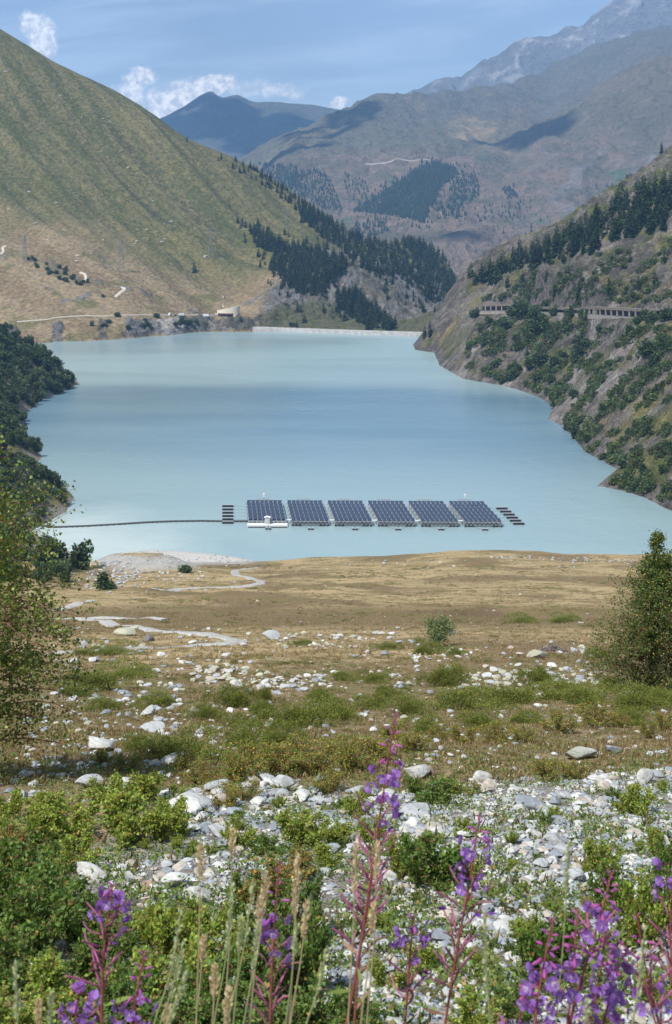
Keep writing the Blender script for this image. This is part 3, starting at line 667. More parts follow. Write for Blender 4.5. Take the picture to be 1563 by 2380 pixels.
def conifer_mesh(seed, tiers=17, per=9, lean=0.0):
    """unit conifer: 1 high, spire crown of drooping sprays over a thin trunk"""
    r = np.random.default_rng(seed); cen = []; ax = []; L = []; cols = []
    wdt = r.uniform(.17, .23)
    for i in range(tiers):
        t = i / (tiers - 1); z = .05 + .93 * t ** .92; rad = wdt * (1 - t) ** .8 * r.uniform(.8, 1.15) + .010
        m = max(4, int(per * (1 - t * .55)))
        for k in range(m):
            a = r.uniform(0, 6.283); rk = rad * r.uniform(.65, 1.15)
            d = np.array([math.cos(a), math.sin(a), -.38 + .5 * t]); o = np.array([0, 0, z])
            for q in (0.02, .45):
                cen.append(o + d * rk * q); ax.append(d + [r.normal() * .12, r.normal() * .12, r.normal() * .1]); L.append(rk * (1.0 - q * .8)); cols.append(t)
    n = len(cen); cen = np.array(cen); ax = np.array(ax); L = np.array(L) + .012
    c = palette([(.018, .036, .017), (.032, .056, .022), (.010, .020, .012)], [3, 2, 2], n, r, .3)
    v, f = leaf_arrays(cen, ax, L, np.maximum(L * .62, .02), r, .1)
    mb = MB().bar((0, 0, -.04), (0, 0, .97), .012, 5, .002)
    tv = np.array(mb.v); tri = np.concatenate([f] + [np.array([q[:3], (q[0], q[2], q[3])]) + len(v) for q in mb.f if len(q) == 4])
    allc = np.concatenate([rep4(c), np.tile([.05, .035, .025], (len(tv), 1))])
    return np.concatenate([v, tv]), tri, allc
def bush_mesh(name, seed, cols, wts, n=900, leaf=.16, lobes=9, tall=.85):
    """unit broadleaf bush about 1 wide: clumps of leaf sprays with dark gaps between them"""
    r = np.random.default_rng(seed); cs = []
    for k in range(lobes):
        a = r.uniform(0, 6.283); o = r.uniform(.05, .30); z = r.uniform(.15, tall - .18)
        cs.append((math.cos(a) * o, math.sin(a) * o, z, r.uniform(.14, .25)))
    cs = np.array(cs); k = r.integers(0, lobes, n); d = unit(r.normal(size=(n, 3))); rr = r.uniform(.45, 1.08, n)[:, None]
    cen = cs[k, :3] + d * rr * cs[k, 3:4]; cen[:, 2] = np.maximum(cen[:, 2], 0)
    ax = unit(d + r.normal(size=(n, 3)) * .7 + [0, 0, -.1]); L = leaf * r.uniform(.5, 1.2, n)
    lobc = 1 + .22 * r.normal(size=lobes); c = palette(cols, wts, n, r) * lobc[k][:, None]
    v, f = leaf_arrays(cen, ax, L, L * .75, r, .3)
    mb = MB()
    for q in range(5):
        p = cs[q]; mb.bar((r.normal() * .03, r.normal() * .03, -.08), tuple(p[:3]), .016, 4, .005)
    tv = np.array(mb.v); tri = np.concatenate([f] + [np.array([q[:3], (q[0], q[2], q[3])]) + len(v) for q in mb.f if len(q) == 4])
    return mesh_np(name, np.concatenate([v, tv]), tri, M_bush, False, {'Col': np.concatenate([rep4(np.clip(c, .004, 1)), np.tile([.05, .04, .03], (len(tv), 1))])})

# ------------------------------------------------------------------ stones
def ico(sub):
    import bmesh
    bm = bmesh.new(); bmesh.ops.create_icosphere(bm, subdivisions=sub, radius=1.0)
    v = np.array([p.co[:] for p in bm.verts]); f = np.array([[q.index for q in p.verts] for p in bm.faces]); bm.free(); return v, f
ICO1, ICO2, ICO3 = ico(1), ico(2), ico(3)
def stone_shape(base, r, flat=.46):
    v, f = base; v = v.copy()
    for k in range(13):                                  # cut facets
        nrm = unit(r.normal(size=3)); h = r.uniform(.42, .82); dp = v @ nrm; m = dp > h; v[m] -= np.outer(dp[m] - h, nrm) * .9
    v = v * (1 + .07 * fbm(v[:, :1] * 2.1 + v[:, 2:] * 1.3, v[:, 1:2] * 2.1 - v[:, 2:], int(r.integers(1e6)), 3))
    v /= np.abs(v).max(0); v *= [1, r.uniform(.6, .95), flat * r.uniform(.65, 1.25)]
    return v, f
def stone_col(kind, r):
    c = {'white': (.49, .49, .475), 'grey': (.35, .365, .375), 'blue': (.24, .265, .295), 'brown': (.25, .17, .13), 'warm': (.40, .36, .31), 'lichen': (.38, .38, .29), 'dark': (.17, .16, .15)}[kind]
    return np.array(c) * r.uniform(.85, 1.15)
SP = {}
def stone_proto(kind, i, hi):
    k = (kind, i, hi)
    if k not in SP:
        r = np.random.default_rng(hash((kind, i)) % 9973 + i * 17 + (5 if hi else 0)) if False else np.random.default_rng(i * 31 + len(kind) * 7 + ord(kind[0]) + hi)
        v, f = stone_shape(ICO3 if hi else ICO2, r)
        c = np.tile(stone_col(kind, r), (len(v), 1))
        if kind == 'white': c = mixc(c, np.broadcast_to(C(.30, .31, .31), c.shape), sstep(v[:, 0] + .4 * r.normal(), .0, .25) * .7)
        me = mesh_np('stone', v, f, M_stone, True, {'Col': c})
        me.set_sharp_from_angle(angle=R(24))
        SP[k] = me
    return SP[k]
def place_stone(name, x, y, wpx, hpx, kind, label, cat, group=None, hi=True, sink=.3, seed=0, keys=('ground',)):
    h = cast(x, y, keys)
    if h is None: return None
    p = h[0]; d = p.y; wm = wpx * d / F / 2; hm = hpx * d / F
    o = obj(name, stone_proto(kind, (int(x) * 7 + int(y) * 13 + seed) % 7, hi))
    o.scale = (wm * 1.08, wm * random.uniform(.8, 1.2), hm * .95); o.location = p + Vector((0, wm * .5, hm * (.5 - sink)))
    o.rotation_euler = (random.uniform(-.2, .2), random.uniform(-.2, .2), random.uniform(0, 6.28) if wpx < 22 else random.uniform(-.5, .5))
    tagged(o, label, cat, group); return o

big = [(228, 1745, 70, 40, 'white', 'big split boulder, white left face and dark grey right side, on dry turf'),
 (345, 1664, 40, 32, 'white', 'rounded white boulder with a blue grey patch beside a juniper mat'),
 (457, 1667, 36, 30, 'warm', 'pale pinkish boulder standing on flatter slabs in the stony turf'),
 (352, 1702, 58, 22, 'grey', 'low pair of rounded grey rocks with yellow shrub at one end'),
 (630, 1486, 40, 23, 'grey', 'large rounded grey boulder alone on the turf above the track bend'),
 (347, 1491, 30, 27, 'dark', 'dark brown angular boulder on the meadow beside the gravel track'),
 (292, 1478, 56, 24, 'lichen', 'broad lichen yellow rock hump next to the dark boulder'),
 (190, 1497, 30, 14, 'warm', 'pale brown rock lying on dry grass beneath the birch twigs'),
 (1255, 1531, 56, 26, 'lichen', 'big flat topped lichen grey boulder near the dead branch heap'),
 (1350, 1767, 78, 36, 'grey', 'large pale banded boulder behind the low scrub at the edge of scree'),
 (1428, 1752, 38, 30, 'blue', 'angular slate blue boulder with a bright top beside low scrub'),
 (972, 1812, 58, 46, 'white', 'round cracked white boulder just behind the tallest flower spike'),
 (1004, 1806, 30, 36, 'brown', 'rust brown boulder leaning against the round white one'),
 (1125, 1822, 46, 36, 'white', 'blocky white boulder at the upper edge of the scree'),
 (652, 1838, 62, 44, 'grey', 'heavy smooth grey boulder between orange tinged bushes'),
 (745, 1818, 26, 32, 'blue', 'upright dark slate stone leaning at the edge of the bushes'),
 (440, 1892, 104, 46, 'white', 'long whitish grey boulder with layered bands above the green thicket'),
 (505, 1840, 60, 36, 'grey', 'stack of grey slabs at the upper side of the long banded boulder'),
 (1237, 1886, 86, 28, 'blue', 'long flat blue grey slab lying in the scree'),
 (962, 1902, 86, 30, 'grey', 'flat pale slab half buried behind the tall flower spike'),
 (1505, 1822, 42, 42, 'white', 'tall pale boulder standing on the scree near the hillside edge'),
 (205, 1832, 62, 34, 'grey', 'smooth whitish boulder peeping out over the green thicket'),
 (55, 1812, 46, 24, 'warm', 'pale brown boulder beneath the hanging birch branches'),
 (40, 1868, 50, 34, 'white', 'bright white boulder half hidden by the green thicket'),
 (205, 2052, 80, 42, 'white', 'white and grey speckled boulder in the gap of the thicket'),
 (345, 2076, 44, 32, 'brown', 'brown boulder among white stones in the thicket gap'),
 (402, 2064, 66, 48, 'white', 'big pale boulder with slanting veins in the thicket gap'),
 (455, 2104, 60, 46, 'white', 'whitish blue boulder at the lower side of the slanting veined one'),
 (300, 2052, 34, 36, 'grey', 'rounded grey stone beside the brown boulder'),
 (1183, 2168, 60, 38, 'white', 'white angular boulder next to a dark green bush on the scree'),
 (1040, 2148, 66, 46, 'warm', 'rounded brownish grey boulder on the scree between flower stems'),
 (1022, 2192, 60, 36, 'blue', 'smooth bluish boulder below the rounded brownish one'),
 (82, 2284, 56, 48, 'white', 'cracked white boulder deep in the left thicket'),
 (395, 1776, 66, 17, 'white', 'flat white slab lying on turf above the thicket'),
 (1470, 1960, 40, 26, 'white', 'bright white block on the open scree'),
 (1310, 1990, 52, 30, 'grey', 'pale grey boulder beside a small green plant on scree'),
 (1105, 1968, 40, 24, 'blue', 'blue grey boulder on scree next to the second flower spike'),
 (505, 1946, 50, 30, 'grey', 'smooth grey boulder between two bright green bushes'),
 (620, 1906, 36, 26, 'white', 'white rounded stone below the heavy smooth boulder'),
 (1330, 2050, 60, 34, 'grey', 'pale flat boulder at the foot of a dark bush on scree')]
for i, (x, y, wp, hp, k, lab) in enumerate(big):
    place_stone('boulder', x, y, wp, hp, k, lab, 'boulder', None, True, .28, i)

# stones that can be told apart: 260 of them as things, the rest as one stony mass
rs = np.random.default_rng(21); cand = []
def add_cand(region, n, smin, smax, kinds, pw=2.2):
    for _ in range(n):
        for _t in range(20):
            if callable(region): x, y = region()
            else:
                xs_ = [p[0] for p in region]; ys_ = [p[1] for p in region]
                x, y = rs.uniform(min(xs_), max(xs_)), rs.uniform(min(ys_), max(ys_))
                if not in_poly(x, y, region): continue
            break
        cand.append((x, y, smin + (smax - smin) * rs.uniform() ** pw, kinds[rs.integers(len(kinds))]))
wg = ['white', 'white', 'grey', 'grey', 'blue', 'blue', 'warm']; lg = ['lichen', 'lichen', 'grey', 'warm', 'white']
add_cand([(1040, 1815), (1563, 1790), (1600, 2390), (780, 2390), (830, 2100), (930, 1900)], 4200, 3.5, 36, wg, 4.6)
add_cand([(330, 1850), (640, 1810), (960, 1840), (940, 1960), (760, 1990), (560, 2000), (440, 1930)], 620, 4, 40, wg, 3.4)
add_cand([(170, 2010), (500, 1990), (560, 2130), (330, 2140)], 230, 5, 34, wg)
add_cand([(440, 1555), (520, 1545), (640, 1570), (780, 1575), (770, 1600), (600, 1602), (450, 1590)], 150, 6, 22, lg, 1.6)
add_cand([(930, 1520), (1010, 1500), (1100, 1515), (1080, 1540), (940, 1535)], 40, 5, 20, lg, 1.6)
add_cand([(1070, 1570), (1160, 1555), (1420, 1560), (1420, 1590), (1200, 1598), (1080, 1600)], 130, 6, 26, lg, 1.6)
add_cand([(640, 1470), (900, 1485), (900, 1510), (640, 1510)], 70, 4, 16, lg, 1.8)
add_cand([(150, 1600), (420, 1590), (420, 1640), (150, 1640)], 70, 5, 22, wg, 1.8)
add_cand([(120, 1460), (900, 1460), (1450, 1500), (1563, 1640), (1563, 1790), (900, 1800), (60, 1800)], 1700, 3, 22, wg + ['lichen'], 3.4)
add_cand([(0, 1760), (420, 1760), (420, 1850), (0, 1880)], 120, 5, 30, wg, 2.2)
add_cand([(60, 1640), (640, 1640), (700, 1720), (200, 1800), (60, 1800)], 260, 4, 24, wg, 2.2)
add_cand([(500, 1300), (1300, 1296), (1500, 1305), (1500, 1312), (500, 1316)], 60, 2, 7, ['grey', 'warm'], 1.5)
add_cand([(120, 1310), (1500, 1300), (1500, 1470), (120, 1470)], 160, 2, 10, ['grey', 'warm', 'lichen'], 2.5)
add_cand([(205, 1315), (270, 1300), (350, 1320), (270, 1370), (200, 1370)], 210, 3, 12, wg, 2.0)
add_cand([(270, 1280), (580, 1284), (560, 1305), (300, 1312)], 160, 2, 7, wg, 2.2)
add_cand([(260, 1335), (470, 1320), (480, 1345), (300, 1370)], 130, 2, 9, wg, 2.2)
add_cand([(1080, 1292), (1300, 1294), (1470, 1302), (1470, 1312), (1150, 1298)], 90, 3, 9, ['grey', 'warm', 'dark'], 1.8)
cand.sort(key=lambda c: -c[2])
ind = cand[:258]; rest = cand[258:]
SG = [(1810, 9999, 'lying in the bare scree below the scrub', 'stones lying in the scree'),
      (1640, 1810, 'on the brown turf between juniper mats and scrub', 'stones on the turf among the scrub'),
      (1530, 1640, 'of the low rubble heaps on the meadow', 'rocks of the rubble heaps'),
      (0, 1530, 'scattered on the dry meadow above the lake', 'rocks on the dry meadow')]
for i, (x, y, s, k) in enumerate(ind):
    for lo_, hi_, lab, grp in SG:
        if lo_ <= y < hi_:
            kw = {'white': 'whitish', 'grey': 'light grey', 'blue': 'bluish slate', 'warm': 'sandy brown', 'lichen': 'lichen yellow'}[k]; sz = 'large' if s > 26 else 'middling' if s > 18 else 'small'
            place_stone('stone', x, y, s * 1.15, s * random.uniform(.45, .75), k, sz + ' ' + kw + ' stone ' + lab, 'stone', sz + ' ' + kw + ' ' + grp, True, .25, i); break
V_, F_, C_ = [], [], []; off = 0
shapes = [stone_shape(ICO1, np.random.default_rng(300 + i)) for i in range(14)]
shapes2 = [stone_shape(ICO2, np.random.default_rng(400 + i)) for i in range(14)]
for i, (x, y, s, k) in enumerate(rest):
    h = cast(x, y, ('ground', 'spit'))
    if h is None: continue
    p = h[0]; wm = s * p.y / F / 2 * 1.15; hm = wm * random.uniform(.8, 1.4)
    v, f = (shapes2 if s > 11 else shapes)[i % 14]; a = random.uniform(0, 6.28); ca, sa = math.cos(a), math.sin(a)
    v = v * [wm, wm, hm]; v = np.stack([v[:, 0] * ca - v[:, 1] * sa, v[:, 0] * sa + v[:, 1] * ca, v[:, 2]], -1) + [p.x, p.y, p.z + hm * .22]
    V_.append(v); F_.append(f + off); off += len(v); C_.append(np.tile(stone_col(k, rs), (len(v), 1)))
# fine gravel between them, strewn over the scree ground itself
for _ in range(9000):
    dd_ = rs.uniform(4.6 ** .35, 19 ** .35) ** (1 / .35); xx = rs.uniform(-.12, .30) * dd_
    h = drop(xx, dd_, ('ground',))
    if h is None: continue
    p = h[0]; px_, py_ = pix(p)
    if py_ < np.interp(px_, [200, 420, 560, 900, 1050, 1563], [1890, 1850, 1830, 1850, 1815, 1790]): continue
    wm = .010 + .022 * rs.uniform() ** 2.5 * (1 + dd_ / 12); v, f = shapes[int(rs.integers(14))]; a = rs.uniform(0, 6.28); ca, sa = math.cos(a), math.sin(a)
    v = v * [wm, wm, wm * 1.1]; v = np.stack([v[:, 0] * ca - v[:, 1] * sa, v[:, 0] * sa + v[:, 1] * ca, v[:, 2]], -1) + [p.x, p.y, p.z + wm * .2]
    V_.append(v); F_.append(f + off); off += len(v); C_.append(np.tile(stone_col(wg[int(rs.integers(7))], rs), (len(v), 1)))
me = mesh_np('loose_stones', np.concatenate(V_), np.concatenate(F_), M_stone, False, {'Col': np.concatenate(C_)})
tagged(obj('loose_stones', me, kind='stuff'), 'countless small pale stones and gravel strewn over turf and scree', 'stones')
print('stones', time.time() - T0)

# ------------------------------------------------------------------ shrubs of the foreground
GRN = [(.095, .130, .020), (.130, .165, .028), (.060, .088, .016), (.18, .20, .040), (.20, .13, .03)]
DRK = [(.050, .088, .018), (.070, .110, .022), (.034, .060, .014), (.10, .13, .03), (.16, .10, .03)]
RED = [(.13, .055, .022), (.19, .085, .028), (.075, .085, .02), (.055, .08, .018), (.24, .14, .04)]
ORG = [(.075, .105, .018), (.10, .125, .022), (.28, .15, .025), (.30, .20, .03), (.05, .075, .015)]
PROTO = {}
for nm, cols, wts, kw in [('g', GRN, [4, 3, 2, 1.2, .35], dict(leaf=.046)), ('d', DRK, [4, 3, 3, 1, .3], dict(leaf=.050)), ('r', RED, [1.3, .9, 3, 3, .6], dict(leaf=.046)),
                          ('o', ORG, [4, 3, .8, .6, 2], dict(leaf=.030, n=3000, tall=.7, stems=14))]:
    PROTO[nm] = [shrub_proto(500 + 10 * i + ord(nm), cols, wts, **kw) for i in range(3)]
PROTO['j'] = [juniper_proto(600 + i) for i in range(4)]
def put_shrub(name, x, y, wp, hp, kind, label, cat, group, i=0, tallfix=None):
    h = cast(x, y, ('ground',))
    if h is None: return
    p = h[0]; wm = wp * p.y / F; hm = hp * p.y / F
    st, fo = PROTO[kind][i % len(PROTO[kind])]
    base_t = .24 if kind == 'j' else (.75 if kind == 'o' else .68)
    t = thing(name, p, label, cat, group, random.uniform(0, 6.28))
    deep = wm * random.uniform(.8, 1.15) if kind != 'j' else wm * random.uniform(1.0, 1.7)
    a = obj('stems', st, t); b = obj('foliage', fo, t)
    t.scale = (wm * 1.12, wm * 1.12 if kind != 'j' else wm * 1.1, hm / base_t * (1.45 if kind == 'j' else 1.05))
    if kind == 'j': t.rotation_euler = (-.28, 0, random.choice((0, 3.14)) + random.uniform(-.4, .4)) if False else (0, 0, random.uniform(0, 6.28))
LG = {'g': ('bright green leafy shrub', 'bright green shrubs of the thicket'),
      'd': ('dark green small leaved bush', 'dark green bushes on the stony bank'),
      'r': ('shrub with withered red brown leaves', 'red brown shrubs of the thicket'),
      'o': ('twiggy scrub flecked with orange leaves', 'orange flecked scrub on the turf'),
      'j': ('olive green juniper mat on the turf', 'juniper mats on the turf')}
shr = [(60, 1975, 150, 110, 'g'), (150, 1945, 190, 95, 'g'), (300, 1950, 200, 110, 'g'), (380, 1948, 130, 90, 'g'), (250, 1860, 120, 60, 'g'), (330, 1865, 130, 75, 'g'), (400, 1905, 90, 60, 'g'), (20, 1900, 110, 70, 'g'), (110, 1890, 110, 55, 'g'),
 (60, 2060, 200, 130, 'd'), (170, 2020, 150, 80, 'g'), (20, 2000, 120, 80, 'r'), (130, 2110, 190, 110, 'd'), (20, 2140, 190, 140, 'd'), (90, 2210, 230, 170, 'd'), (210, 2200, 170, 120, 'd'), (250, 2280, 200, 130, 'd'), (30, 2310, 220, 140, 'd'), (150, 2350, 220, 140, 'g'), (60, 2410, 220, 110, 'g'), (290, 2380, 210, 130, 'd'), (200, 2440, 220, 100, 'd'),
 (420, 2230, 200, 150, 'g'), (360, 2190, 140, 100, 'g'), (400, 2330, 220, 150, 'g'), (500, 2380, 220, 160, 'd'), (420, 2430, 220, 110, 'd'), (520, 2270, 180, 140, 'g'), (590, 2200, 150, 130, 'd'), (640, 2100, 190, 90, 'r'), (560, 2090, 120, 60, 'd'), (700, 2180, 160, 150, 'd'), (640, 2320, 220, 190, 'd'), (720, 2310, 150, 190, 'd'), (760, 2410, 200, 130, 'd'), (620, 2430, 230, 120, 'd'), (500, 2170, 110, 80, 'g'),
 (700, 1965, 150, 90, 'g'), (620, 1995, 100, 55, 'd'), (780, 1960, 100, 55, 'g'), (700, 2040, 120, 60, 'r'), (830, 1900, 80, 60, 'g'), (560, 1965, 90, 50, 'g'), (870, 1960, 90, 70, 'g'), (760, 2020, 90, 60, 'g'),
 (1000, 2070, 180, 150, 'd'), (940, 2040, 110, 110, 'g'), (1080, 2050, 90, 80, 'g'), (1020, 1875, 130, 70, 'd'), (960, 1850, 60, 50, 'd'), (1055, 1850, 60, 45, 'g'), (1280, 2290, 170, 180, 'd'), (1240, 2210, 110, 90, 'g'), (1330, 2170, 90, 60, 'd'), (1420, 2130, 130, 140, 'd'), (1480, 2200, 150, 170, 'g'), (1545, 2170, 120, 170, 'd'), (1550, 2040, 90, 100, 'd'), (1400, 2030, 110, 90, 'g'), (1480, 1895, 120, 70, 'g'), (1530, 1990, 90, 70, 'g'), (1120, 2260, 90, 60, 'g'), (980, 2260, 110, 70, 'g'), (900, 2300, 120, 80, 'g'), (1100, 2400, 150, 90, 'g'), (1200, 2370, 120, 80, 'd'), (1530, 2330, 110, 70, 'g'), (1400, 2400, 120, 70, 'g'), (880, 2170, 80, 60, 'g'), (850, 2410, 130, 90, 'd'), (1190, 1960, 40, 30, 'g'), (1290, 1900, 40, 26, 'g'),
 (470, 1822, 100, 55, 'o'), (560, 1815, 140, 85, 'o'), (640, 1805, 140, 80, 'o'), (735, 1800, 140, 80, 'o'), (820, 1790, 130, 80, 'o'), (880, 1765, 110, 60, 'o'), (560, 1860, 110, 55, 'o'), (430, 1790, 90, 50, 'o'), (690, 1770, 120, 60, 'o'), (790, 1760, 120, 55, 'o'), (600, 1775, 110, 60, 'o'), (530, 1880, 90, 55, 'o'), (770, 1840, 90, 60, 'o'), (1080, 1730, 80, 50, 'o'), (1150, 1732, 90, 55, 'o'), (1210, 1725, 80, 45, 'o'), (1300, 1702, 100, 50, 'o'), (1380, 1690, 110, 60, 'o'), (1440, 1690, 60, 40, 'o'), (1508, 1715, 46, 46, 'o'), (1270, 1815, 90, 60, 'o'), (1330, 1810, 90, 45, 'o'), (370, 1765, 80, 40, 'o'), (960, 1745, 90, 50, 'o'), (1020, 1720, 80, 40, 'o'), (915, 1720, 80, 44, 'o'), (1545, 1700, 60, 50, 'o'), (1100, 1850, 50, 40, 'o'), (300, 1790, 80, 40, 'o'), (240, 1780, 60, 46, 'o')]
rq = np.random.default_rng(3)
shr += [(float(rq.uniform(960, 1560)), float(rq.uniform(1840, 2330)), float(rq.uniform(26, 60)), float(rq.uniform(18, 36)), 'gdgo'[int(rq.integers(4))]) for _ in range(46)]
shr += [(float(rq.uniform(330, 900)), float(rq.uniform(1850, 2000)), float(rq.uniform(26, 56)), float(rq.uniform(18, 34)), 'gdgo'[int(rq.integers(4))]) for _ in range(22)]
for i, (x, y, wp, hp, k) in enumerate(shr):
    zone = ('below the hanging birch' if x < 240 else 'around the veined boulders' if x < 480 else 'behind the tan grass stalks' if x < 800 else 'beside the tallest flower spike' if x < 1130 else 'around the dense violet clump') if k != 'o' else ('above the heavy smooth boulder' if x < 900 else 'past the round white boulder')
    size = 'tall' if hp > 120 else 'low' if hp < 65 else 'middling'
    put_shrub('shrub', x, y, wp, hp, k, size + ' ' + LG[k][0] + ' ' + zone, 'shrub', LG[k][1] + ', ' + size + ', ' + zone, i)
jun = [(230, 1604, 165, 34), (300, 1576, 185, 20), (180, 1620, 90, 20), (540, 1642, 130, 42), (690, 1690, 180, 44), (770, 1672, 170, 38), (620, 1668, 110, 30), (850, 1650, 120, 22), (1030, 1594, 125, 40), (1070, 1652, 210, 36), (1170, 1640, 180, 34), (1270, 1626, 180, 30), (1470, 1650, 190, 36), (1530, 1640, 120, 34), (1370, 1640, 160, 30), (1250, 1594, 110, 32), (1330, 1612, 140, 24), (430, 1762, 230, 44), (560, 1742, 160, 38), (650, 1722, 160, 36), (330, 1742, 120, 30), (870, 1588, 90, 18), (800, 1582, 80, 16), (1005, 1520, 110, 22), (1060, 1524, 60, 16), (1215, 1446, 100, 11), (1310, 1445, 90, 11), (350, 1642, 130, 22), (250, 1652, 110, 20), (270, 1520, 130, 14), (200, 1524, 80, 12), (910, 1625, 100, 20), (950, 1660, 120, 26), (1120, 1690, 130, 28), (990, 1700, 110, 24), (1230, 1680, 120, 22), (1420, 1600, 90, 24), (900, 1510, 80, 12), (700, 1500, 70, 9), (1380, 1530, 80, 18), (480, 1670, 100, 22), (1470, 1685, 120, 30), (740, 1630, 90, 22), (560, 1690, 110, 26)]
for i, (x, y, wp, hp) in enumerate(jun):
    zj = 'below the gravel track' if y < 1545 else 'among the rubble heaps' if y < 1615 else 'beside the dense dark birch' if x > 1200 else 'just above the orange flecked scrub' if y > 1700 else 'between the rubble heaps and the scrub'
    put_shrub('juniper', x, y, wp, hp, 'j', ('wide ' if wp > 140 else 'small ') + LG['j'][0] + ' ' + zj, 'juniper', LG['j'][1] + (', wide, ' if wp > 140 else ', small, ') + zj, i)
o_ = cast(615, 1632, ('ground',))[0]; t = thing('juniper', o_, 'small upright juniper sticking up beside a flat mat', 'juniper'); s_ = 50 * o_.y / F
t.scale = (s_ * .9, s_ * .9, s_ / .26); obj('stems', PROTO['j'][1][0], t); obj('foliage', PROTO['j'][1][1], t)
# heap of dead grey branches on the meadow
o_ = cast(1285, 1513, ('ground',))[0]; mb = MB(); wd_ = 60 * o_.y / F
for _ in range(150):
    a = random.uniform(0, 6.28); r_ = random.uniform(0, .5) * wd_; z_ = random.uniform(0, .22) * wd_ * (1 - r_ / wd_ * 1.7); b = Vector((random.gauss(0, 1), random.gauss(0, 1), random.gauss(0, .4))).normalized() * wd_ * .16
    c_0 = Vector((math.cos(a) * r_, math.sin(a) * r_ * .7, z_)); mb.bar(c_0 - b, c_0 + b, .022, 3)
M_dead = plain('dead_wood', (.17, .14, .13), .9, 0, .3, 5)
ob_ = mb.build('branch_heap', M_dead); ob_.location = o_; tagged(ob_, 'heap of dead grey brown branches lying on the dry meadow', 'branch heap')
print('shrubs', time.time() - T0)

# ------------------------------------------------------------------ turf: grass blades and small herbs as stuff
rg = np.random.default_rng(33)
def blades(n, dfun, hfun, cols, wts, mat, name, label, keep, xr=(-.36, .36), wd=.10):
    cen = []; hh = []
    for _ in range(n):
        d = dfun(); x = rg.uniform(*xr) * d
        h = drop(x, d, ('ground',))
        if h is None: continue
        q = pix(h[0])
        if not keep(q[0], q[1], d): continue
        cen.append(h[0][:]); hh.append(hfun(d))
    if not cen: return
    cen = np.repeat(np.array(cen), 6, 0); hh = np.repeat(np.array(hh), 6) * rg.uniform(.5, 1.2, len(cen))
    cen = cen + rg.normal(size=cen.shape) * np.stack([hh * .35, hh * .35, hh * 0], -1); cen[:, 2] -= hh * .05
    ax = unit(rg.normal(size=cen.shape) * [.5, .5, .15] + [.12, 0, 1]); c = palette(cols, wts, len(cen), rg)
    v, f = leaf_arrays(cen, ax, hh, np.maximum(hh * wd, .004), rg, .5)
    me = mesh_np(name, v, f, mat, False, {'Col': rep4(c)})
    tagged(obj(name, me, kind='stuff'), label, 'grass')
logd = lambda a, b: (lambda: math.exp(rg.uniform(math.log(a), math.log(b))))
scr_y = lambda x: np.interp(x, [200, 420, 560, 900, 1050, 1563], [1970, 1860, 1830, 1850, 1815, 1790])
blades(19000, logd(13, 70), lambda d: rg.uniform(.03, .075) * (1 + d / 60), [(.36, .27, .15), (.27, .20, .10), (.15, .14, .05), (.20, .14, .08)], [3, 3, 1.5, 2], M_straw, 'dry_turf_grass', 'short dry tan and olive grass covering the turf slope', lambda x, y, d: y < scr_y(x) + 15)
blades(12000, logd(70, 430), lambda d: rg.uniform(.10, .22) * (1 + d / 300), [(.42, .315, .19), (.34, .25, .14), (.20, .16, .07), (.24, .17, .09)], [3, 3, 1.2, 1.5], M_straw, 'meadow_grass', 'dry straw coloured grass on the meadow sloping to the lake', lambda x, y, d: y > 1296 and not (x < 300 and y < 1400), wd=.16)
blades(1500, logd(4.6, 16), lambda d: rg.uniform(.05, .11), [(.10, .125, .03), (.15, .14, .05), (.26, .2, .11)], [3, 2, 2], M_straw, 'scree_grass', 'thin tufts of grass growing between the scree stones', lambda x, y, d: y > scr_y(x) and fbm(np.array([x / 60]), np.array([y / 40]), 5, 2)[0] > .0)
# low heath and moss cushions mottling the turf
V_, F_, C_ = [], [], []; off = 0; HB = []
for i in range(6):
    n = 90; d_ = unit(rg.normal(size=(n, 3))); d_[:, 2] = np.abs(d_[:, 2]); cn = d_ * rg.uniform(.25, .55, n)[:, None] * [1, 1, .45]; L = .16 * rg.uniform(.5, 1.2, n)
    HB.append(leaf_arrays(cn, unit(d_ + rg.normal(size=(n, 3)) * .5 + [0, 0, .3]), L, L * .5, rg, .2))
HC = [(.125, .135, .034), (.10, .11, .03), (.20, .165, .07), (.17, .12, .055), (.11, .14, .03)]
for k_ in range(9500):
    y = rg.uniform(1425, 1815) if k_ < 5500 else rg.uniform(1312, 1470); x = rg.uniform(-20, 1590)
    if fbm(np.array([x / 85]), np.array([y / 16]), 77, 3)[0] < .0 + .10 * (y < 1500): continue
    h = cast(x, y, ('ground',))
    if h is None or (x < 330 and y < 1400): continue
    p = h[0]; wm = rg.uniform(9, 30) * p.y / F * (.42 if y < 1440 else .55 if y < 1520 else 1); hm = wm * rg.uniform(.35, .8); v, f = HB[int(rg.integers(6))]; a = rg.uniform(0, 6.28); ca, sa = math.cos(a) * wm, math.sin(a) * wm
    V_.append(np.stack([v[:, 0] * ca - v[:, 1] * sa, v[:, 0] * sa + v[:, 1] * ca, v[:, 2] * hm], -1) + np.array(p)); F_.append(f + off); off += len(v)
    C_.append(rep4(np.clip(np.array(HC[int(rg.integers(5))]) * rg.uniform(.7, 1.3) * (1 + .2 * rg.normal(size=(len(v) // 4, 1))), .01, 1)))
tagged(obj('turf_heath', mesh_np('turf_heath', np.concatenate(V_), np.concatenate(F_), M_straw, False, {'Col': np.concatenate(C_)}), kind='stuff'), 'low olive and brown heath cushions mottling the turf', 'heath')
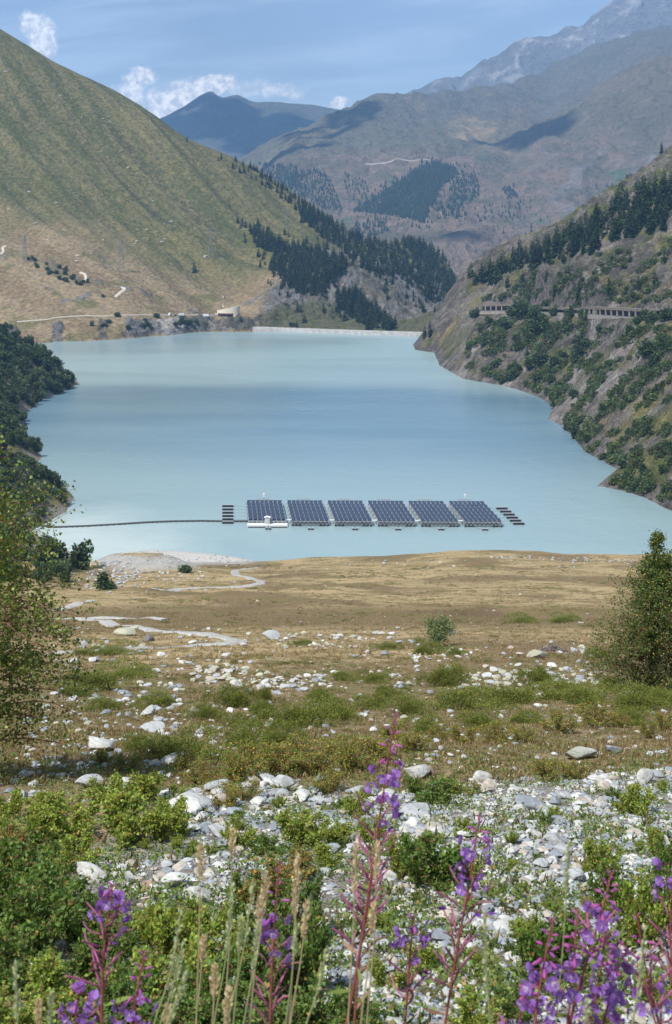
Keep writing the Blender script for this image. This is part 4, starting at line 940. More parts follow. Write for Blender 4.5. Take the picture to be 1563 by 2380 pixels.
# creeping herbs with rounded leaves between the stones
cen = []
for _ in range(13000):
    d = logd(4.6, 17)(); x = rg.uniform(-.30, .31) * d; h = drop(x, d, ('ground',))
    if h is None: continue
    if fbm(np.array([x / .6]), np.array([d / .6]), 8, 3)[0] < .04: continue
    cen.append(np.array(h[0]) + [0, 0, rg.uniform(.01, .05)])
cen = np.array(cen); n = len(cen); cen = np.repeat(cen, 9, 0) + rg.normal(size=(n * 9, 3)) * [.045, .045, .014]
L = rg.uniform(.012, .030, len(cen)); ax = unit(rg.normal(size=cen.shape) * [1, 1, .5] + [0, 0, .3])
tagged(obj('ground_herbs', foliage_mesh('ground_herbs', cen, ax, L, L * .85, palette([(.065, .095, .022), (.09, .12, .032), (.045, .065, .018), (.15, .10, .035)], [3, 2, 2, .4], len(cen), rg), M_leaf, rg), kind='stuff'), 'low creeping green herbs between the scree stones', 'herbs')
print('grass', time.time() - T0)

# ------------------------------------------------------------------ birches
def birch(name, base, height, seed, label, cat, nbr, reach, leaves, leaf, cols, wts, zlo=.08, shape=None, lean=(0, 0), clump=.22, stems=1, bias=None, lm=None):
    r = np.random.default_rng(seed); root = thing(name, base, label, cat)
    mb = MB(); bb = MB(); tips = []
    for s in range(stems):
        off = np.array([r.normal() * .12, r.normal() * .12, 0]) * (stems > 1)
        hh = height * (1 - .12 * s); ts = np.linspace(0, 1, 12)
        tr = np.stack([off[0] * 3 * ts + lean[0] * ts + .05 * hh * np.sin(ts * 5 + seed) * ts * .4, off[1] * 3 * ts + lean[1] * ts, ts * hh - .15], -1)
        mb.tube(tr, [height * .014 * (1 - .9 * t) + .004 for t in ts], 7)
        for k in range(nbr):
            t = zlo + (1 - zlo) * r.uniform(0, 1) ** .9; c = np.array([np.interp(t, ts, tr[:, j]) for j in range(3)])
            a = r.uniform(0, 6.283)
            if bias is not None and r.uniform() < bias[1]: a = bias[0] + r.normal() * .7
            rr = reach * (shape(t) if shape else (1 - t) ** .6) * r.uniform(.35, 1.2)
            dv = np.array([math.cos(a), math.sin(a), .55]); pts = []
            for q in np.linspace(0, 1, 6): pts.append(c + dv * rr * q + np.array([0, 0, -.45 * rr * q * q]) + r.normal(size=3) * .02 * rr)
            bb.tube(pts, [.010 * (height / 4) * (1 - .8 * q) * (1 - .5 * t) + .0018 for q in np.linspace(0, 1, 6)], 4)
            for q in range(7):
                u_ = r.uniform(.2, 1); p0 = np.array([np.interp(u_, np.linspace(0, 1, 6), np.array(pts)[:, j]) for j in range(3)])
                d2 = unit(dv * .5 + r.normal(size=3) * .7 + [0, 0, .1]) * rr * r.uniform(.2, .45) + [0, 0, -.05 * rr]
                bb.bar(p0, p0 + d2, .0035, 3, .0015); tips.append((p0, p0 + d2))
    tips = np.array(tips); k = r.integers(0, len(tips), leaves); t = r.uniform(.05, 1.08, leaves)[:, None]
    cen = tips[k, 0] * (1 - t) + tips[k, 1] * t + r.normal(size=(leaves, 3)) * leaf * clump * 4
    ax = unit(r.normal(size=(leaves, 3)) + [0, 0, -.5]); L = leaf * r.uniform(.65, 1.25, leaves)
    mb.build('trunk', M_bark, root, True); bb.build('branches', M_twig, root)
    obj('crown', foliage_mesh('crown', cen, ax, L, L * .8, palette(cols, wts, leaves, r), lm or M_birch, r), root)
    return root
LB = [(.085, .115, .025), (.12, .15, .035), (.055, .080, .018), (.20, .22, .07), (.26, .17, .04)]
b_ = P(-62, 1905, 13.6); g_ = drop(b_[0], 13.6, ('ground',))[0]
birch('birch', g_, 4.15, 5, 'birch with loose hanging twigs and pale green leaves above the thicket', 'tree', 84, 1.42, 36000, .040, LB, [4, 3, 3, 1.2, .05], .08, lambda t: .50 + .75 * math.sin(min(1, t * 1.05) * 3.0) ** .8 * (1.05 - t * .80), (-.12, 0), .30, 2, (0, .45))
g_ = cast(1508, 1604, ('ground',))[0]
DB = [(.050, .075, .018), (.075, .10, .022), (.033, .050, .013), (.12, .14, .04), (.28, .20, .04)]
birch('birch', g_, 5.15, 9, 'dense dark green birch with a thin open top beside the juniper mats', 'tree', 110, 1.75, 42000, .068, DB, [4, 3, 2, .8, .2], .04, lambda t: (.95 if t < .50 else max(.10, .95 - 2.0 * (t - .50))) * (1.05 if t < .5 else 1), (.55, 0), .28, 3, None, M_birch_d)
# lone willow on the meadow
g_ = cast(1008, 1503, ('ground',))[0]; s_ = g_.y / F
birch('willow', g_, 64 * s_, 12, 'lone small silvery green willow with bent dark stems on the meadow', 'tree', 20, 36 * s_, 5200, .12, [(.085, .115, .045), (.12, .15, .065), (.06, .085, .03), (.17, .20, .11)], [3, 3, 2, 1.5], .35, lambda t: 1.0 - .35 * t, (12 * s_, 0), .3, 3)
print('birch', time.time() - T0)

# ------------------------------------------------------------------ floating solar rafts
def solar():
    zt = 2.25                                  # panel plane above the water
    fb = on_lake(578.5, 1209, zt); bw = 15.0; pitch = 17.3
    u_ = C(1, -.023, 0)                        # along the row of rafts
    back = on_lake(573.5, 1162, zt); dv = (back - fb); nrow = 6
    cellL = 5.75; cw = bw / 8
    def cell_mesh(L_):
        mb = MB(); n = 5                       # five panels, each a slightly proud slab; front skirt below
        x0 = cw * .455
        for k in range(n):
            y0 = -L_ / 2 + k * L_ / n + .03; y1 = -L_ / 2 + (k + 1) * L_ / n - .03
            z0 = .10 + .035 * (k % 2)
            mb.box((0, (y0 + y1) / 2, z0), (2 * x0, y1 - y0, .05))
        mb.box((0, -L_ / 2 - .02, -.22), (2 * x0, .06, .60))
        return mb.mesh('solar_panel', M_cells)
    CM = cell_mesh(dv[1] / nrow * .93); CS = cell_mesh(dv[1] / nrow * .72)
    names = ['floating solar raft carrying the white cabin and service deck', 'floating solar raft right next to the one with the cabin', 'third floating solar raft counted from the cabin',
             'fourth floating solar raft counted from the cabin', 'fifth floating solar raft counted from the cabin', 'floating solar raft with a lone mast, farthest from the cabin']
    for k in range(6):
        o = fb + u_ * pitch * k
        t = thing('solar_raft', (o[0], o[1], 0), names[k], 'solar raft', 'floating solar rafts')
        sh = dv[0] / dv[1]                     # each row of floats sits a little to the left of the one before it
        D = dv[1]
        for r_ in range(nrow):
            y0 = D * r_ / nrow; first = (k == 0 and r_ == 0)
            for c_ in range(8):
                if first and False: continue
                yc = y0 + D / nrow * (.62 if first else .5)
                p = obj('solar_panel', CS if first else CM, t)
                p.location = ((c_ + .5) * cw + sh * yc + u_[0] * 0, yc + u_[1] * (c_ + .5) * cw, zt - .1); p.rotation_euler = (R(1.2), 0, math.atan2(sh, 1) * -1 * 0 + math.atan2(u_[1], 1))
        def pt(x, y, z): return (x + sh * y, y + u_[1] * x, z)
        fr = MB()
        for c_ in range(9): fr.bar(pt(c_ * cw, 0, zt - .02), pt(c_ * cw, D, zt - .02), .09, 4)
        for r_ in range(nrow + 1): fr.bar(pt(0, D * r_ / nrow, zt - .25), pt(bw, D * r_ / nrow, zt - .25), .07, 4)
        fr.build('frame', M_panel_frame, t)
        def truss(a, b, n, name, z0=.55, z1=1.85):
            m = MB(); a = np.array(a); b = np.array(b)
            m.bar((a[0], a[1], z0), (b[0], b[1], z0), .075, 4); m.bar((a[0], a[1], z1), (b[0], b[1], z1), .075, 4)
            for i in range(n):
                p = a + (b - a) * i / n; q = a + (b - a) * (i + .5) / n; s = a + (b - a) * (i + 1) / n
                m.bar((p[0], p[1], z1), (q[0], q[1], z0), .08, 4); m.bar((q[0], q[1], z0), (s[0], s[1], z1), .08, 4)
            m.build(name, M_panel_frame, t)
        truss(pt(0, 0, 0)[:2], pt(bw, 0, 0)[:2], 9, 'truss'); truss(pt(0, 0, 0)[:2], pt(0, D, 0)[:2], 20, 'truss'); truss(pt(bw, 0, 0)[:2], pt(bw, D, 0)[:2], 20, 'truss'); truss(pt(0, D, 0)[:2], pt(bw, D, 0)[:2], 9, 'truss')
        fm = MB().box((0, 0, .22), (1.0, 1.6, .75)).mesh('float', M_black)
        for r_ in range(nrow):
            y = D * r_ / nrow + .6
            for x in (.5, 2.0, 3.3, bw - 3.3, bw - 2.0, bw - .5):
                f_ = obj('float', fm, t); f_.location = pt(x, y, 0)
        lad = MB()                              # low rack standing proud at the far edge
        for j in range(7): lad.box(pt(bw * .32 + j * bw * .055, D + .3, zt + .35), (.5, .12, .45))
        lad.bar(pt(bw * .3, D + .3, zt + .6), pt(bw * .68, D + .3, zt + .6), .06, 4)
        lad.build('walkway_rail', M_panel_frame, t)
        wk = MB().box(pt(bw + 1.1, 4.3, 1.5), (2.6, .8, .12))
        if k < 5: wk.build('gangway', M_white, t)
        if k in (0, 5):
            m = MB().bar(pt(bw * .5, D + .8, .3), pt(bw * .5, D + .8, zt + 2.0), .10, 6); mo = m.build('mast', M_panel_frame, t)
            m = MB().box(pt(bw * .5, D + .8, zt + 2.4), (.85, .6, .8)); m.box(pt(bw * .5, D + .8, zt + 1.5), (.6, .6, .5)); m.build('camera_box', M_white, mo)
        if k == 0:
            dk = MB().box(pt(bw * .5, -1.3, .95), (bw + 1.0, 2.6, .25)); dk.box(pt(bw * .5, -2.5, .5), (bw + 1.0, .2, .7)); deck = dk.build('deck', M_white, t)
            rl = MB()
            for j in range(12): rl.bar(pt(j * bw / 11, -2.55, 1.05), pt(j * bw / 11, -2.55, 1.9), .035, 4)
            rl.bar(pt(0, -2.55, 1.9), pt(bw, -2.55, 1.9), .04, 4); rl.build('railing', M_panel_frame, deck)
            pp = MB().box(pt(bw * .5, -2.8, .15), (bw + .5, .5, .5)); pp.build('float', M_black, t)
            cb = MB().box(pt(bw * .5, -1.0, 2.35), (2.1, 1.5, 2.7)); cab = cb.build('cabin', M_conc, t)
            rf = MB(); a = pt(bw * .5, -1.0, 0)
            for s in (-1, 1): rf.add([(a[0] + s * 1.25, a[1] - 1.0, 3.75), (a[0] + s * 1.25, a[1] + 1.0, 3.75), (a[0], a[1] + 1.0, 4.1), (a[0], a[1] - 1.0, 4.1), (a[0] + s * 1.25, a[1] - 1.0, 3.65), (a[0] + s * 1.25, a[1] + 1.0, 3.65), (a[0], a[1] + 1.0, 3.95), (a[0], a[1] - 1.0, 3.95)], [(0, 1, 2, 3), (7, 6, 5, 4), (0, 4, 5, 1), (3, 2, 6, 7), (0, 3, 7, 4), (1, 5, 6, 2)])
            rf.build('roof', M_white, cab)
            MB().box(pt(bw * .5 + .3, -1.83, 2.2), (.85, .05, 1.9)).build('door', M_panel_frame, cab)
    # anchor floats in front of every raft, with slack cables
    for k, (x, y) in enumerate([(624, 1230.5), (723, 1231), (826, 1231.5), (926, 1232), (1026, 1232), (1128, 1232.5)]):
        p = on_lake(x, y); t = thing('anchor_float', p, 'small twin black float moored by a slack cable off the ' + ['raft with the cabin', 'raft next to the cabin', 'third raft from the cabin', 'fourth raft from the cabin', 'fifth raft from the cabin', 'raft with the lone mast'][k], 'float', 'anchor floats off the rafts')
        for s in (-1, 1):
            f_ = MB().box((s * .62, 0, .28), (1.0, 1.1, .75)).build('float', M_black, t); MB().box((s * .62, 0, .70), (1.05, 1.15, .08)).build('cover', M_panel_frame, f_)
        MB().bar((-.2, 0, .7), (.2, .2, 1.5), .08, 5).build('post', M_black, t)
        a = fb + u_ * pitch * k + C(2.2, 0, -fb[2] + .5); b = a + C(bw - 4.4, 0, 0)
        m = MB()
        for e in (a, b):
            q = [(e * (1 - s) + np.array(p + C(0, 0, .5)) * s) - C(p[0], p[1], 0) - C(0, 0, .30 * math.sin(s * 3.14)) for s in np.linspace(0, 1, 9)]
            m.tube(q, .035, 4)
        m.build('cable', M_rope, t)
    # mooring beams left and right of the rafts
    beams = [((530, 1178 + 7.7 * i), 'black mooring beam on the shore cable side of the rafts', 'mooring beams beside the cabin raft') for i in range(6)]
    beams += [((1167 + 7.6 * i + (1 if i else 0), 1183.5 + 7.1 * i), 'black mooring beam stepping away from the raft with the lone mast', 'mooring beams beside the mast raft') for i in range(6)]
    for i, ((x, y), lab, grp) in enumerate(beams):
        p = on_lake(x, y); t = thing('mooring_beam', p, lab, 'beam', grp); wdt = 25.5 * p[1] / F if i < 6 else 26 * p[1] / F
        for s in (-1, 1): MB().box((s * wdt * .25, 0, .30), (wdt * .48, 1.5, 1.0)).build('float', M_black, t)
        MB().box((0, .2, .86), (wdt * 1.03, .9, .10)).build('walkway', M_panel_frame, t)
        kk = 0 if i < 6 else 5; edge = fb + u_ * (pitch * kk + (0 if i < 6 else bw)); yy = D_ = dv[1] * (5 - i % 6 + .3) / 6
        e = edge + dv * ((5 - i % 6 + .4) / 6); e[2] = .7
        q = [np.array([wdt * (.5 if i < 6 else -.5), 0, .6]) * (1 - s) + (e - p) * s - C(0, 0, .35 * math.sin(s * 3.14)) for s in np.linspace(0, 1, 7)]
        MB().tube(q, .03, 4).build('cable', M_rope, t)
    # floating cable run to the left shore
    px_ = [(92, 1222), (130, 1226), (200, 1223.5), (280, 1219), (340, 1215), (400, 1212.5), (470, 1211.5), (530, 1212.5), (590, 1212)]
    t = thing('floating_cable', on_lake(70, 1218), 'dark floating cable line running from the shore to the rafts', 'cable'); b0 = on_lake(70, 1218)
    pts = [on_lake(x, y) for x, y in px_]; h = drop(on_lake(78, 1208)[0], on_lake(78, 1208)[1], ('left',)); pts = [np.array(h[0]) + C(0, 0, .3)] + pts
    sp_ = np.linspace(0, len(pts) - 1, 150); PT = np.stack([np.interp(sp_, range(len(pts)), np.array(pts)[:, j]) for j in range(3)], -1)
    for s in range(2): PT[2:-2] = (PT[1:-3] + 2 * PT[2:-2] + PT[3:-1]) / 4
    for s in (-1, 1):
        q = PT + C(0, s * .55, .28) - b0; MB().tube(q, .20, 5).build('cable', M_rope, t, True)
    fm = MB().box((0, 0, .1), (1.3, 1.9, .35)).mesh('float', M_black)
    for i in range(6, 150, 3):
        f_ = obj('float', fm, t); f_.location = PT[i] - b0
solar()
print('solar', time.time() - T0)

# ------------------------------------------------------------------ dam
def dam():
    pts = [on_lake(x, y) for x, y in [(588, 768.6), (650, 771), (720, 773.5), (800, 776.3), (880, 779), (978, 782), (1060, 783.5)]]
    n = 34; t_ = np.linspace(0, len(pts) - 1, n + 1); Q = np.stack([np.interp(t_, range(len(pts)), np.array(pts)[:, j]) for j in range(3)], -1)
    for s in range(2): Q[1:-1] = (Q[:-2] + 2 * Q[1:-1] + Q[2:]) / 4
    root = thing('dam', Q[0], 'long low concrete dam crest closing the far end of the lake', 'dam')
    b = Q[0]
    def strip(name, off, z0, z1, th, mat, gap=0.0, every=1):
        for i in range(0, n, every):
            p, q = Q[i] - b, Q[i + 1] - b; d = (q - p); L_ = np.linalg.norm(d[:2]); rz = math.atan2(d[1], d[0]); nrm = C(-math.sin(rz), math.cos(rz), 0)
            c = (p + q) / 2 + nrm * off; yield MB().box((c[0], c[1], (z0 + z1) / 2), (L_ - gap, th, z1 - z0), rz)
    for i, m in enumerate(strip('wall_panel', 0, -6, 2.9 + 0, 1.2, M_conc, .22)): m.build('wall_panel', M_conc, root)
    core = MB()
    for m in strip('core', 3.2, -25, 3.2, 5.0, M_conc_d, -.2): core.add(m.v, m.f)
    core.build('road_deck', M_conc_d, root)
    par = MB()
    for m in strip('parapet', -.15, 2.95, 4.1, .5, M_conc, -.05): par.add(m.v, m.f)
    par.build('parapet', M_conc, root)
    par = MB()
    for m in strip('parapet', 6.0, 3.0, 4.4, .4, M_conc, -.05): par.add(m.v, m.f)
    par.build('parapet', M_conc, root)
dam()

# ------------------------------------------------------------------ road galleries on the right slope
def gallery(label, i0, i1, hgt, ncol, roof_only=False):
    a = np.array(i0); b = np.array(i1); d = b - a; L_ = np.linalg.norm(d[:2]); rz = math.atan2(d[1], d[0]); nrm = C(math.sin(rz), -math.cos(rz), 0)   # towards the lake
    if nrm[0] > 0: nrm = -nrm
    root = thing('road_gallery', a, label, 'gallery', 'road galleries')
    slope = d[2] / L_
    def prism(o0, o1, z0, z1, s0=0, s1=1):
        v = []
        for s in (s0, s1):
            for o in (o0, o1):
                for z in (z0, z1): v.append(d * s + nrm * o + C(0, 0, z))
        return MB().add(v, [(0, 1, 3, 2), (4, 6, 7, 5), (0, 4, 5, 1), (2, 3, 7, 6), (0, 2, 6, 4), (1, 5, 7, 3)])
    prism(-6.0, 4.6, hgt, hgt + .8).build('roof', M_roof, root)
    prism(4.25, 4.75, hgt - .75, hgt + .95).build('beam', M_roof, root)
    prism(-6.0, -5.4, -1, hgt).build('back_wall', M_conc_d, root)
    prism(-6.0, 5.2, -2.5, .06).build('roadway', M_conc_d, root)
    prism(4.4, 4.7, .06, .8).build('parapet', M_steel, root)
    if not roof_only:
        for k in range(ncol + 1):
            s = k / ncol; w_ = .55 / L_
            prism(3.85, 4.7, -1.5, hgt - .7, max(0, s - w_), min(1, s + w_)).build('column', M_conc_d, root)
RW = lambda x, y, z: on_lake(x, y, z)
gallery('long open sided concrete road gallery with many pillars on the rocky slope', RW(1372, 731.5, 55), RW(1540, 742.5, 61.8), 5.2, 12)
gallery('shorter road gallery half hidden by bushes near the end of the road', RW(1112, 724, 42.5), RW(1200, 723, 45.2), 5.4, 7)
gallery('low stretch of gallery roof showing between the two pillared galleries', RW(1205, 723, 45.3), RW(1362, 730.5, 54.6), 3.6, 11, True)

# ------------------------------------------------------------------ lattice pylons
def pylon(x, y, hpx, label, keys=('hill',)):
    h = cast(x, y, keys)
    if h is None: return
    p = h[0]; Hh = hpx * p.y / F; b = Hh * .075; t = thing('pylon', p, label, 'pylon', 'power line pylons')
    lv = np.linspace(0, 1, 9); wd = lambda s: b * (1 - .80 * s) + .0
    leg = MB(); br = MB(); th = .16
    cor = lambda s: [(sx * wd(s), sy * wd(s), s * Hh - .5) for sx, sy in ((-1, -1), (1, -1), (1, 1), (-1, 1))]
    for i in range(8):
        A, B = cor(lv[i]), cor(lv[i + 1])
        for k in range(4):
            leg.bar(A[k], B[k], th, 4); br.bar(A[k], B[(k + 1) % 4], th * .6, 3); br.bar(A[(k + 1) % 4], B[k], th * .6, 3)
    leg.build('legs', M_steel, t); br.build('bracing', M_steel, t)
    for s, w_ in ((.66, .16), (.79, .19), (.92, .13)):
        m = MB()
        for sg in (-1, 1):
            m.bar((0, 0, s * Hh + .02 * Hh), (sg * w_ * Hh, 0, s * Hh), .13, 4); m.bar((0, 0, s * Hh - .02 * Hh), (sg * w_ * Hh, 0, s * Hh), .13, 4)
        m.build('cross_arm', M_steel, t)
for x, y, hp, lab in [(58, 612, 66, 'steel lattice pylon above the rocky bushes on the dry lower slope'), (283, 632, 78, 'steel lattice pylon on the dry slope near the zigzag track'), (490, 600, 74, 'steel lattice pylon on the green slope beside a pale rock'),
                      (667, 536, 58, 'steel lattice pylon high on grass just above the dense forest'), (804, 562, 58, 'steel lattice pylon on the shoulder in front of the upper forest'), (920, 545, 52, 'steel lattice pylon on the wooded knoll above the dam')]:
    pylon(x, y, hp, lab)

# ------------------------------------------------------------------ parking place above the dam: campers, cars, building, mast
def at(x, y, keys=('hill',)):
    h = cast(x, y, keys); return h[0]
def wheelset(t, xs_, y0, r_):
    wm = None
    for x in xs_:
        for s in (-1, 1):
            m = MB(); m.bar((x, s * (y0 - .12), r_), (x, s * (y0 + .02), r_), r_, 12); wo = m.build('wheel', M_black, t)
            MB().bar((x, s * (y0 + .0), r_), (x, s * (y0 + .05), r_), r_ * .5, 8).build('rim', M_panel_frame, wo)
def profile_body(prof, w_, mat, name, t):
    n = len(prof); m = MB(); m.add([(x, -w_, z) for x, z in prof] + [(x, w_, z) for x, z in prof], [tuple(range(n - 1, -1, -1)), tuple(range(n, 2 * n))] + [(i, (i + 1) % n, n + (i + 1) % n, n + i) for i in range(n)])
    return m.build(name, mat, t)
def camper(x, y, rz, label):
    t = thing('camper_van', at(x, y) + Vector((0, 0, .05)), label, 'camper', None, rz)
    profile_body([(-3.3, .45), (2.9, .45), (3.25, .7), (3.25, 1.15), (2.5, 1.75), (2.75, 2.2), (2.3, 2.95), (-3.3, 2.95)], 1.12, M_white, 'body', t)
    for s in (-1, 1):
        for xx in (-2.2, -.5): MB().box((xx, s * 1.13, 1.9), (.9, .03, .55)).build('window', M_glass, t)
        MB().box((1.9, s * 1.13, 1.5), (.8, .03, .5)).build('window', M_glass, t)
    MB().add([(3.02, -1.0, 1.28), (3.02, 1.0, 1.28), (2.58, 1.0, 1.72), (2.58, -1.0, 1.72)], [(0, 1, 2, 3)]).build('windscreen', M_glass, t)
    wheelset(t, (-2.0, 2.2), 1.05, .38)
    for s in (-1, 1): MB().box((3.26, s * .8, .9), (.05, .3, .18)).build('headlight', M_panel_frame, t)
def car(x, y, rz, mat, label):
    t = thing('parked_car', at(x, y) + Vector((0, 0, .03)), label, 'car', None, rz)
    profile_body([(-2.1, .3), (2.1, .3), (2.15, .75), (1.2, .9), (.5, 1.42), (-1.3, 1.45), (-2.0, .95)], .86, mat, 'body', t)
    for s in (-1, 1): MB().box((-.3, s * .865, 1.12), (1.5, .02, .34)).build('window', M_glass, t)
    wheelset(t, (-1.3, 1.35), .78, .33)
    for s in (-1, 1): MB().box((2.13, s * .6, .66), (.04, .3, .12)).build('headlight', M_panel_frame, t)
M_dkcar = plain('dark_car_paint', (.025, .027, .032), .3, 0, .1, 1)
camper(396, 733.5, R(75), 'white camper van parked beside the dark car on the dry terrace'); camper(423, 734, R(10), 'white camper van parked broadside past the dark car on the terrace')
camper(480, 736, R(-8), 'white camper van parked at the edge above the rock cliff')
car(409, 734.5, R(20), M_dkcar, 'dark car parked between two white campers on the terrace'); car(518, 733, R(0), M_dkcar, 'dark car parked beside the cream building'); car(505, 731, R(-15), M_white, 'white car parked on the gravel in front of the building')
def restaurant():
    p = at(532, 735); t = thing('restaurant', p, 'cream building with a curved wall and slanting roof above the dam', 'building'); t.scale = (1.15, 1.15, 1.3); n = 26
    th = np.linspace(R(180), R(352), n); rx, ry = 11.5, 7.0
    def wall(z0, z1f, r_=1.0, sel=(0, n)):
        m = MB(); idx = range(*sel); v = []; k = len(list(idx))
        for i in idx: v += [(rx * r_ * math.cos(th[i]), ry * r_ * math.sin(th[i]), z0), (rx * r_ * math.cos(th[i]), ry * r_ * math.sin(th[i]), z1f(math.cos(th[i])))]
        for i in idx: v += [(rx * (r_ - .06) * math.cos(th[i]), ry * (r_ - .06) * math.sin(th[i]), z0), (rx * (r_ - .06) * math.cos(th[i]), ry * (r_ - .06) * math.sin(th[i]), z1f(math.cos(th[i])))]
        f = []
        for i in range(k - 1):
            f += [(2 * i, 2 * i + 2, 2 * i + 3, 2 * i + 1), (2 * k + 2 * i, 2 * k + 2 * i + 1, 2 * k + 2 * i + 3, 2 * k + 2 * i + 2), (2 * i + 1, 2 * i + 3, 2 * k + 2 * i + 3, 2 * k + 2 * i + 1)]
        return m.add(v, f)
    top = lambda c: 7.6 + 2.2 * c
    wall(2.9, top).build('upper_wall', M_cream, t); wall(-1, lambda c: 2.9, .93).build('ground_floor', M_glass, t); wall(-1, lambda c: 3.0, 1.0, (17, n)).build('lower_wall', M_cream, t)
    m = MB(); v = [(rx * math.cos(a), ry * math.sin(a), top(math.cos(a)) - .4) for a in th]; m.add(v, [tuple(range(n))]); v2 = [(x, y, z - .3) for x, y, z in v]; m.add(v2, [tuple(range(n - 1, -1, -1))]); m.build('roof', M_white, t)
    m = MB()
    for k in range(5): m.box((-7.5 + k * 2.6, -8.4, 2.3), (2.3, 2.6, .12)); m.bar((-7.5 + k * 2.6, -8.4, 0), (-7.5 + k * 2.6, -8.4, 2.3), .06, 4)
    m.build('awning', M_red, t)
    MB().box((0, ry * .02, 2), (rx * 1.9, .4, 6.5)).build('back_wall', M_cream, t)
    q = at(549, 735); ob = thing('signboard', q, 'upright orange sign panel at the end of the cream building', 'sign'); MB().box((0, 0, 2.2), (1.6, .3, 3.6)).build('panel', M_orange, ob); MB().box((0, 0, .1), (.3, .25, .8)).build('post', M_steel, ob)
    q = at(519, 728); ob = thing('antenna_mast', q, 'tall thin antenna mast with white cylinder at its top', 'mast'); hh = 36 * q.y / F; MB().bar((0, 0, -.5), (0, 0, hh), .28, 6, .2).build('pole', M_panel_frame, ob); MB().bar((0, 0, hh), (0, 0, hh + 2.4), .55, 8).build('antenna', M_white, ob); MB().box((0, 0, hh * .45), (1.3, 1.3, 2.0)).build('antenna', M_white, ob)
restaurant()
p = at(478, 597); v, f = stone_shape(ICO2, np.random.default_rng(77), .9); ob = obj('pale_rock', mesh_np('pale_rock', v * [3.0, 2.5, 3.6], f, M_stone, False, {'Col': np.tile([.5, .46, .42], (len(v), 1))})); ob.location = p; tagged(ob, 'single pale rock on the green slope by a pylon', 'boulder')
rr_ = np.random.default_rng(5)
for i in range(46):
    x, y = rr_.uniform(0, 430), rr_.uniform(430, 690)
    if i < 18: x, y = rr_.uniform(0, 300), rr_.uniform(150, 480)
    h = cast(x, y, ('hill',))
    if h is None: continue
    ob = obj('hillside_rock', stone_proto(['warm', 'grey', 'white'][i % 3], i % 5, False)); s_ = rr_.uniform(1.2, 3.2); ob.scale = (s_, s_, s_ * .9); ob.location = h[0]; tagged(ob, 'small pale rock lying on the grass of the big hillside', 'rock', 'rocks on the big hillside')

# ------------------------------------------------------------------ tracks and lane ribbons
def ribbon(name, pts, wd, mat, keys, col_, lift=.06, n=90):
    W3 = []
    for x, y in pts:
        h = cast(x, y, keys)
        if h is not None: W3.append(np.array(h[0]))
    W3 = np.array(W3); s = np.linspace(0, len(W3) - 1, n); Q = np.stack([np.interp(s, range(len(W3)), W3[:, j]) for j in range(3)], -1)
    for _ in range(6): Q[1:-1] = (Q[:-2] + 2 * Q[1:-1] + Q[2:]) / 4
    T = np.gradient(Q[:, :2], axis=0); T /= np.maximum(np.linalg.norm(T, axis=1, keepdims=True), 1e-6); N = np.stack([-T[:, 1], T[:, 0]], -1); rows = []
    for o in np.linspace(-.5, .5, 7):
        R_ = []
        for i in range(n):
            e = wd * (1 + .22 * math.sin(i * 1.7) * math.cos(i * .6)); X_, Y_ = Q[i, 0] + N[i, 0] * o * e, Q[i, 1] + N[i, 1] * o * e; h = drop(X_, Y_, keys)
            R_.append((X_, Y_, (h[0].z if h else Q[i, 2]) + lift - (abs(o) > .45) * lift * 1.6))
        rows.append(R_)
    Gm = np.array(rows); c = np.broadcast_to(np.array(col_), Gm.shape); c2 = np.broadcast_to(np.array((.24, .185, .11)), Gm.shape)
    me = mesh_np(name, Gm.reshape(-1, 3), grid_faces(7, n), mat, True, {'Col': c.reshape(-1, 3), 'Col2': c2.reshape(-1, 3)}); return obj(name, me, kind='structure')
TR = (.36, .35, .33)
ribbon('gravel_track', [(360, 1371), (420, 1368), (490, 1366), (560, 1364), (605, 1358), (610, 1350), (585, 1343), (552, 1338), (545, 1330), (560, 1323), (600, 1320)], 2.8, M_track, ('ground',), TR, .12)
ribbon('gravel_track', [(120, 1440), (210, 1441), (260, 1452), (340, 1462), (430, 1470), (510, 1481), (555, 1490), (520, 1498), (440, 1503), (330, 1508), (220, 1512), (120, 1518)], 2.1, M_track, ('ground',), TR, .12, 140)
ribbon('gravel_track', [(120, 1420), (180, 1404), (215, 1396)], 2.4, M_track, ('ground',), TR, .10, 30)
ribbon('gravel_track', [(205, 1437), (290, 1438), (385, 1441)], 1.6, M_track, ('ground',), TR, .10, 40)
ribbon('gravel_track', [(40, 748), (110, 743), (130, 738), (230, 735), (300, 733), (380, 732), (460, 731), (530, 733)], 2.8, M_track, ('hill',), (.36, .33, .29), .5, 120)
ribbon('gravel_track', [(195, 654), (201, 645), (197, 636), (186, 634)], 3.5, M_track, ('hill',), (.46, .42, .36), .5, 30)
ribbon('gravel_track', [(268, 691), (280, 680), (291, 670), (283, 667)], 4.2, M_track, ('hill',), (.46, .42, .36), .5, 30)
ribbon('gravel_track', [(2, 592), (9, 583), (6, 575), (14, 572)], 3.5, M_track, ('hill',), (.46, .42, .36), .5, 30)
ribbon('mountain_road', [(850, 382), (900, 379), (960, 376), (1000, 373)], 4, M_track, ('far',), (.36, .34, .32), 3, 14)
print('built', time.time() - T0)

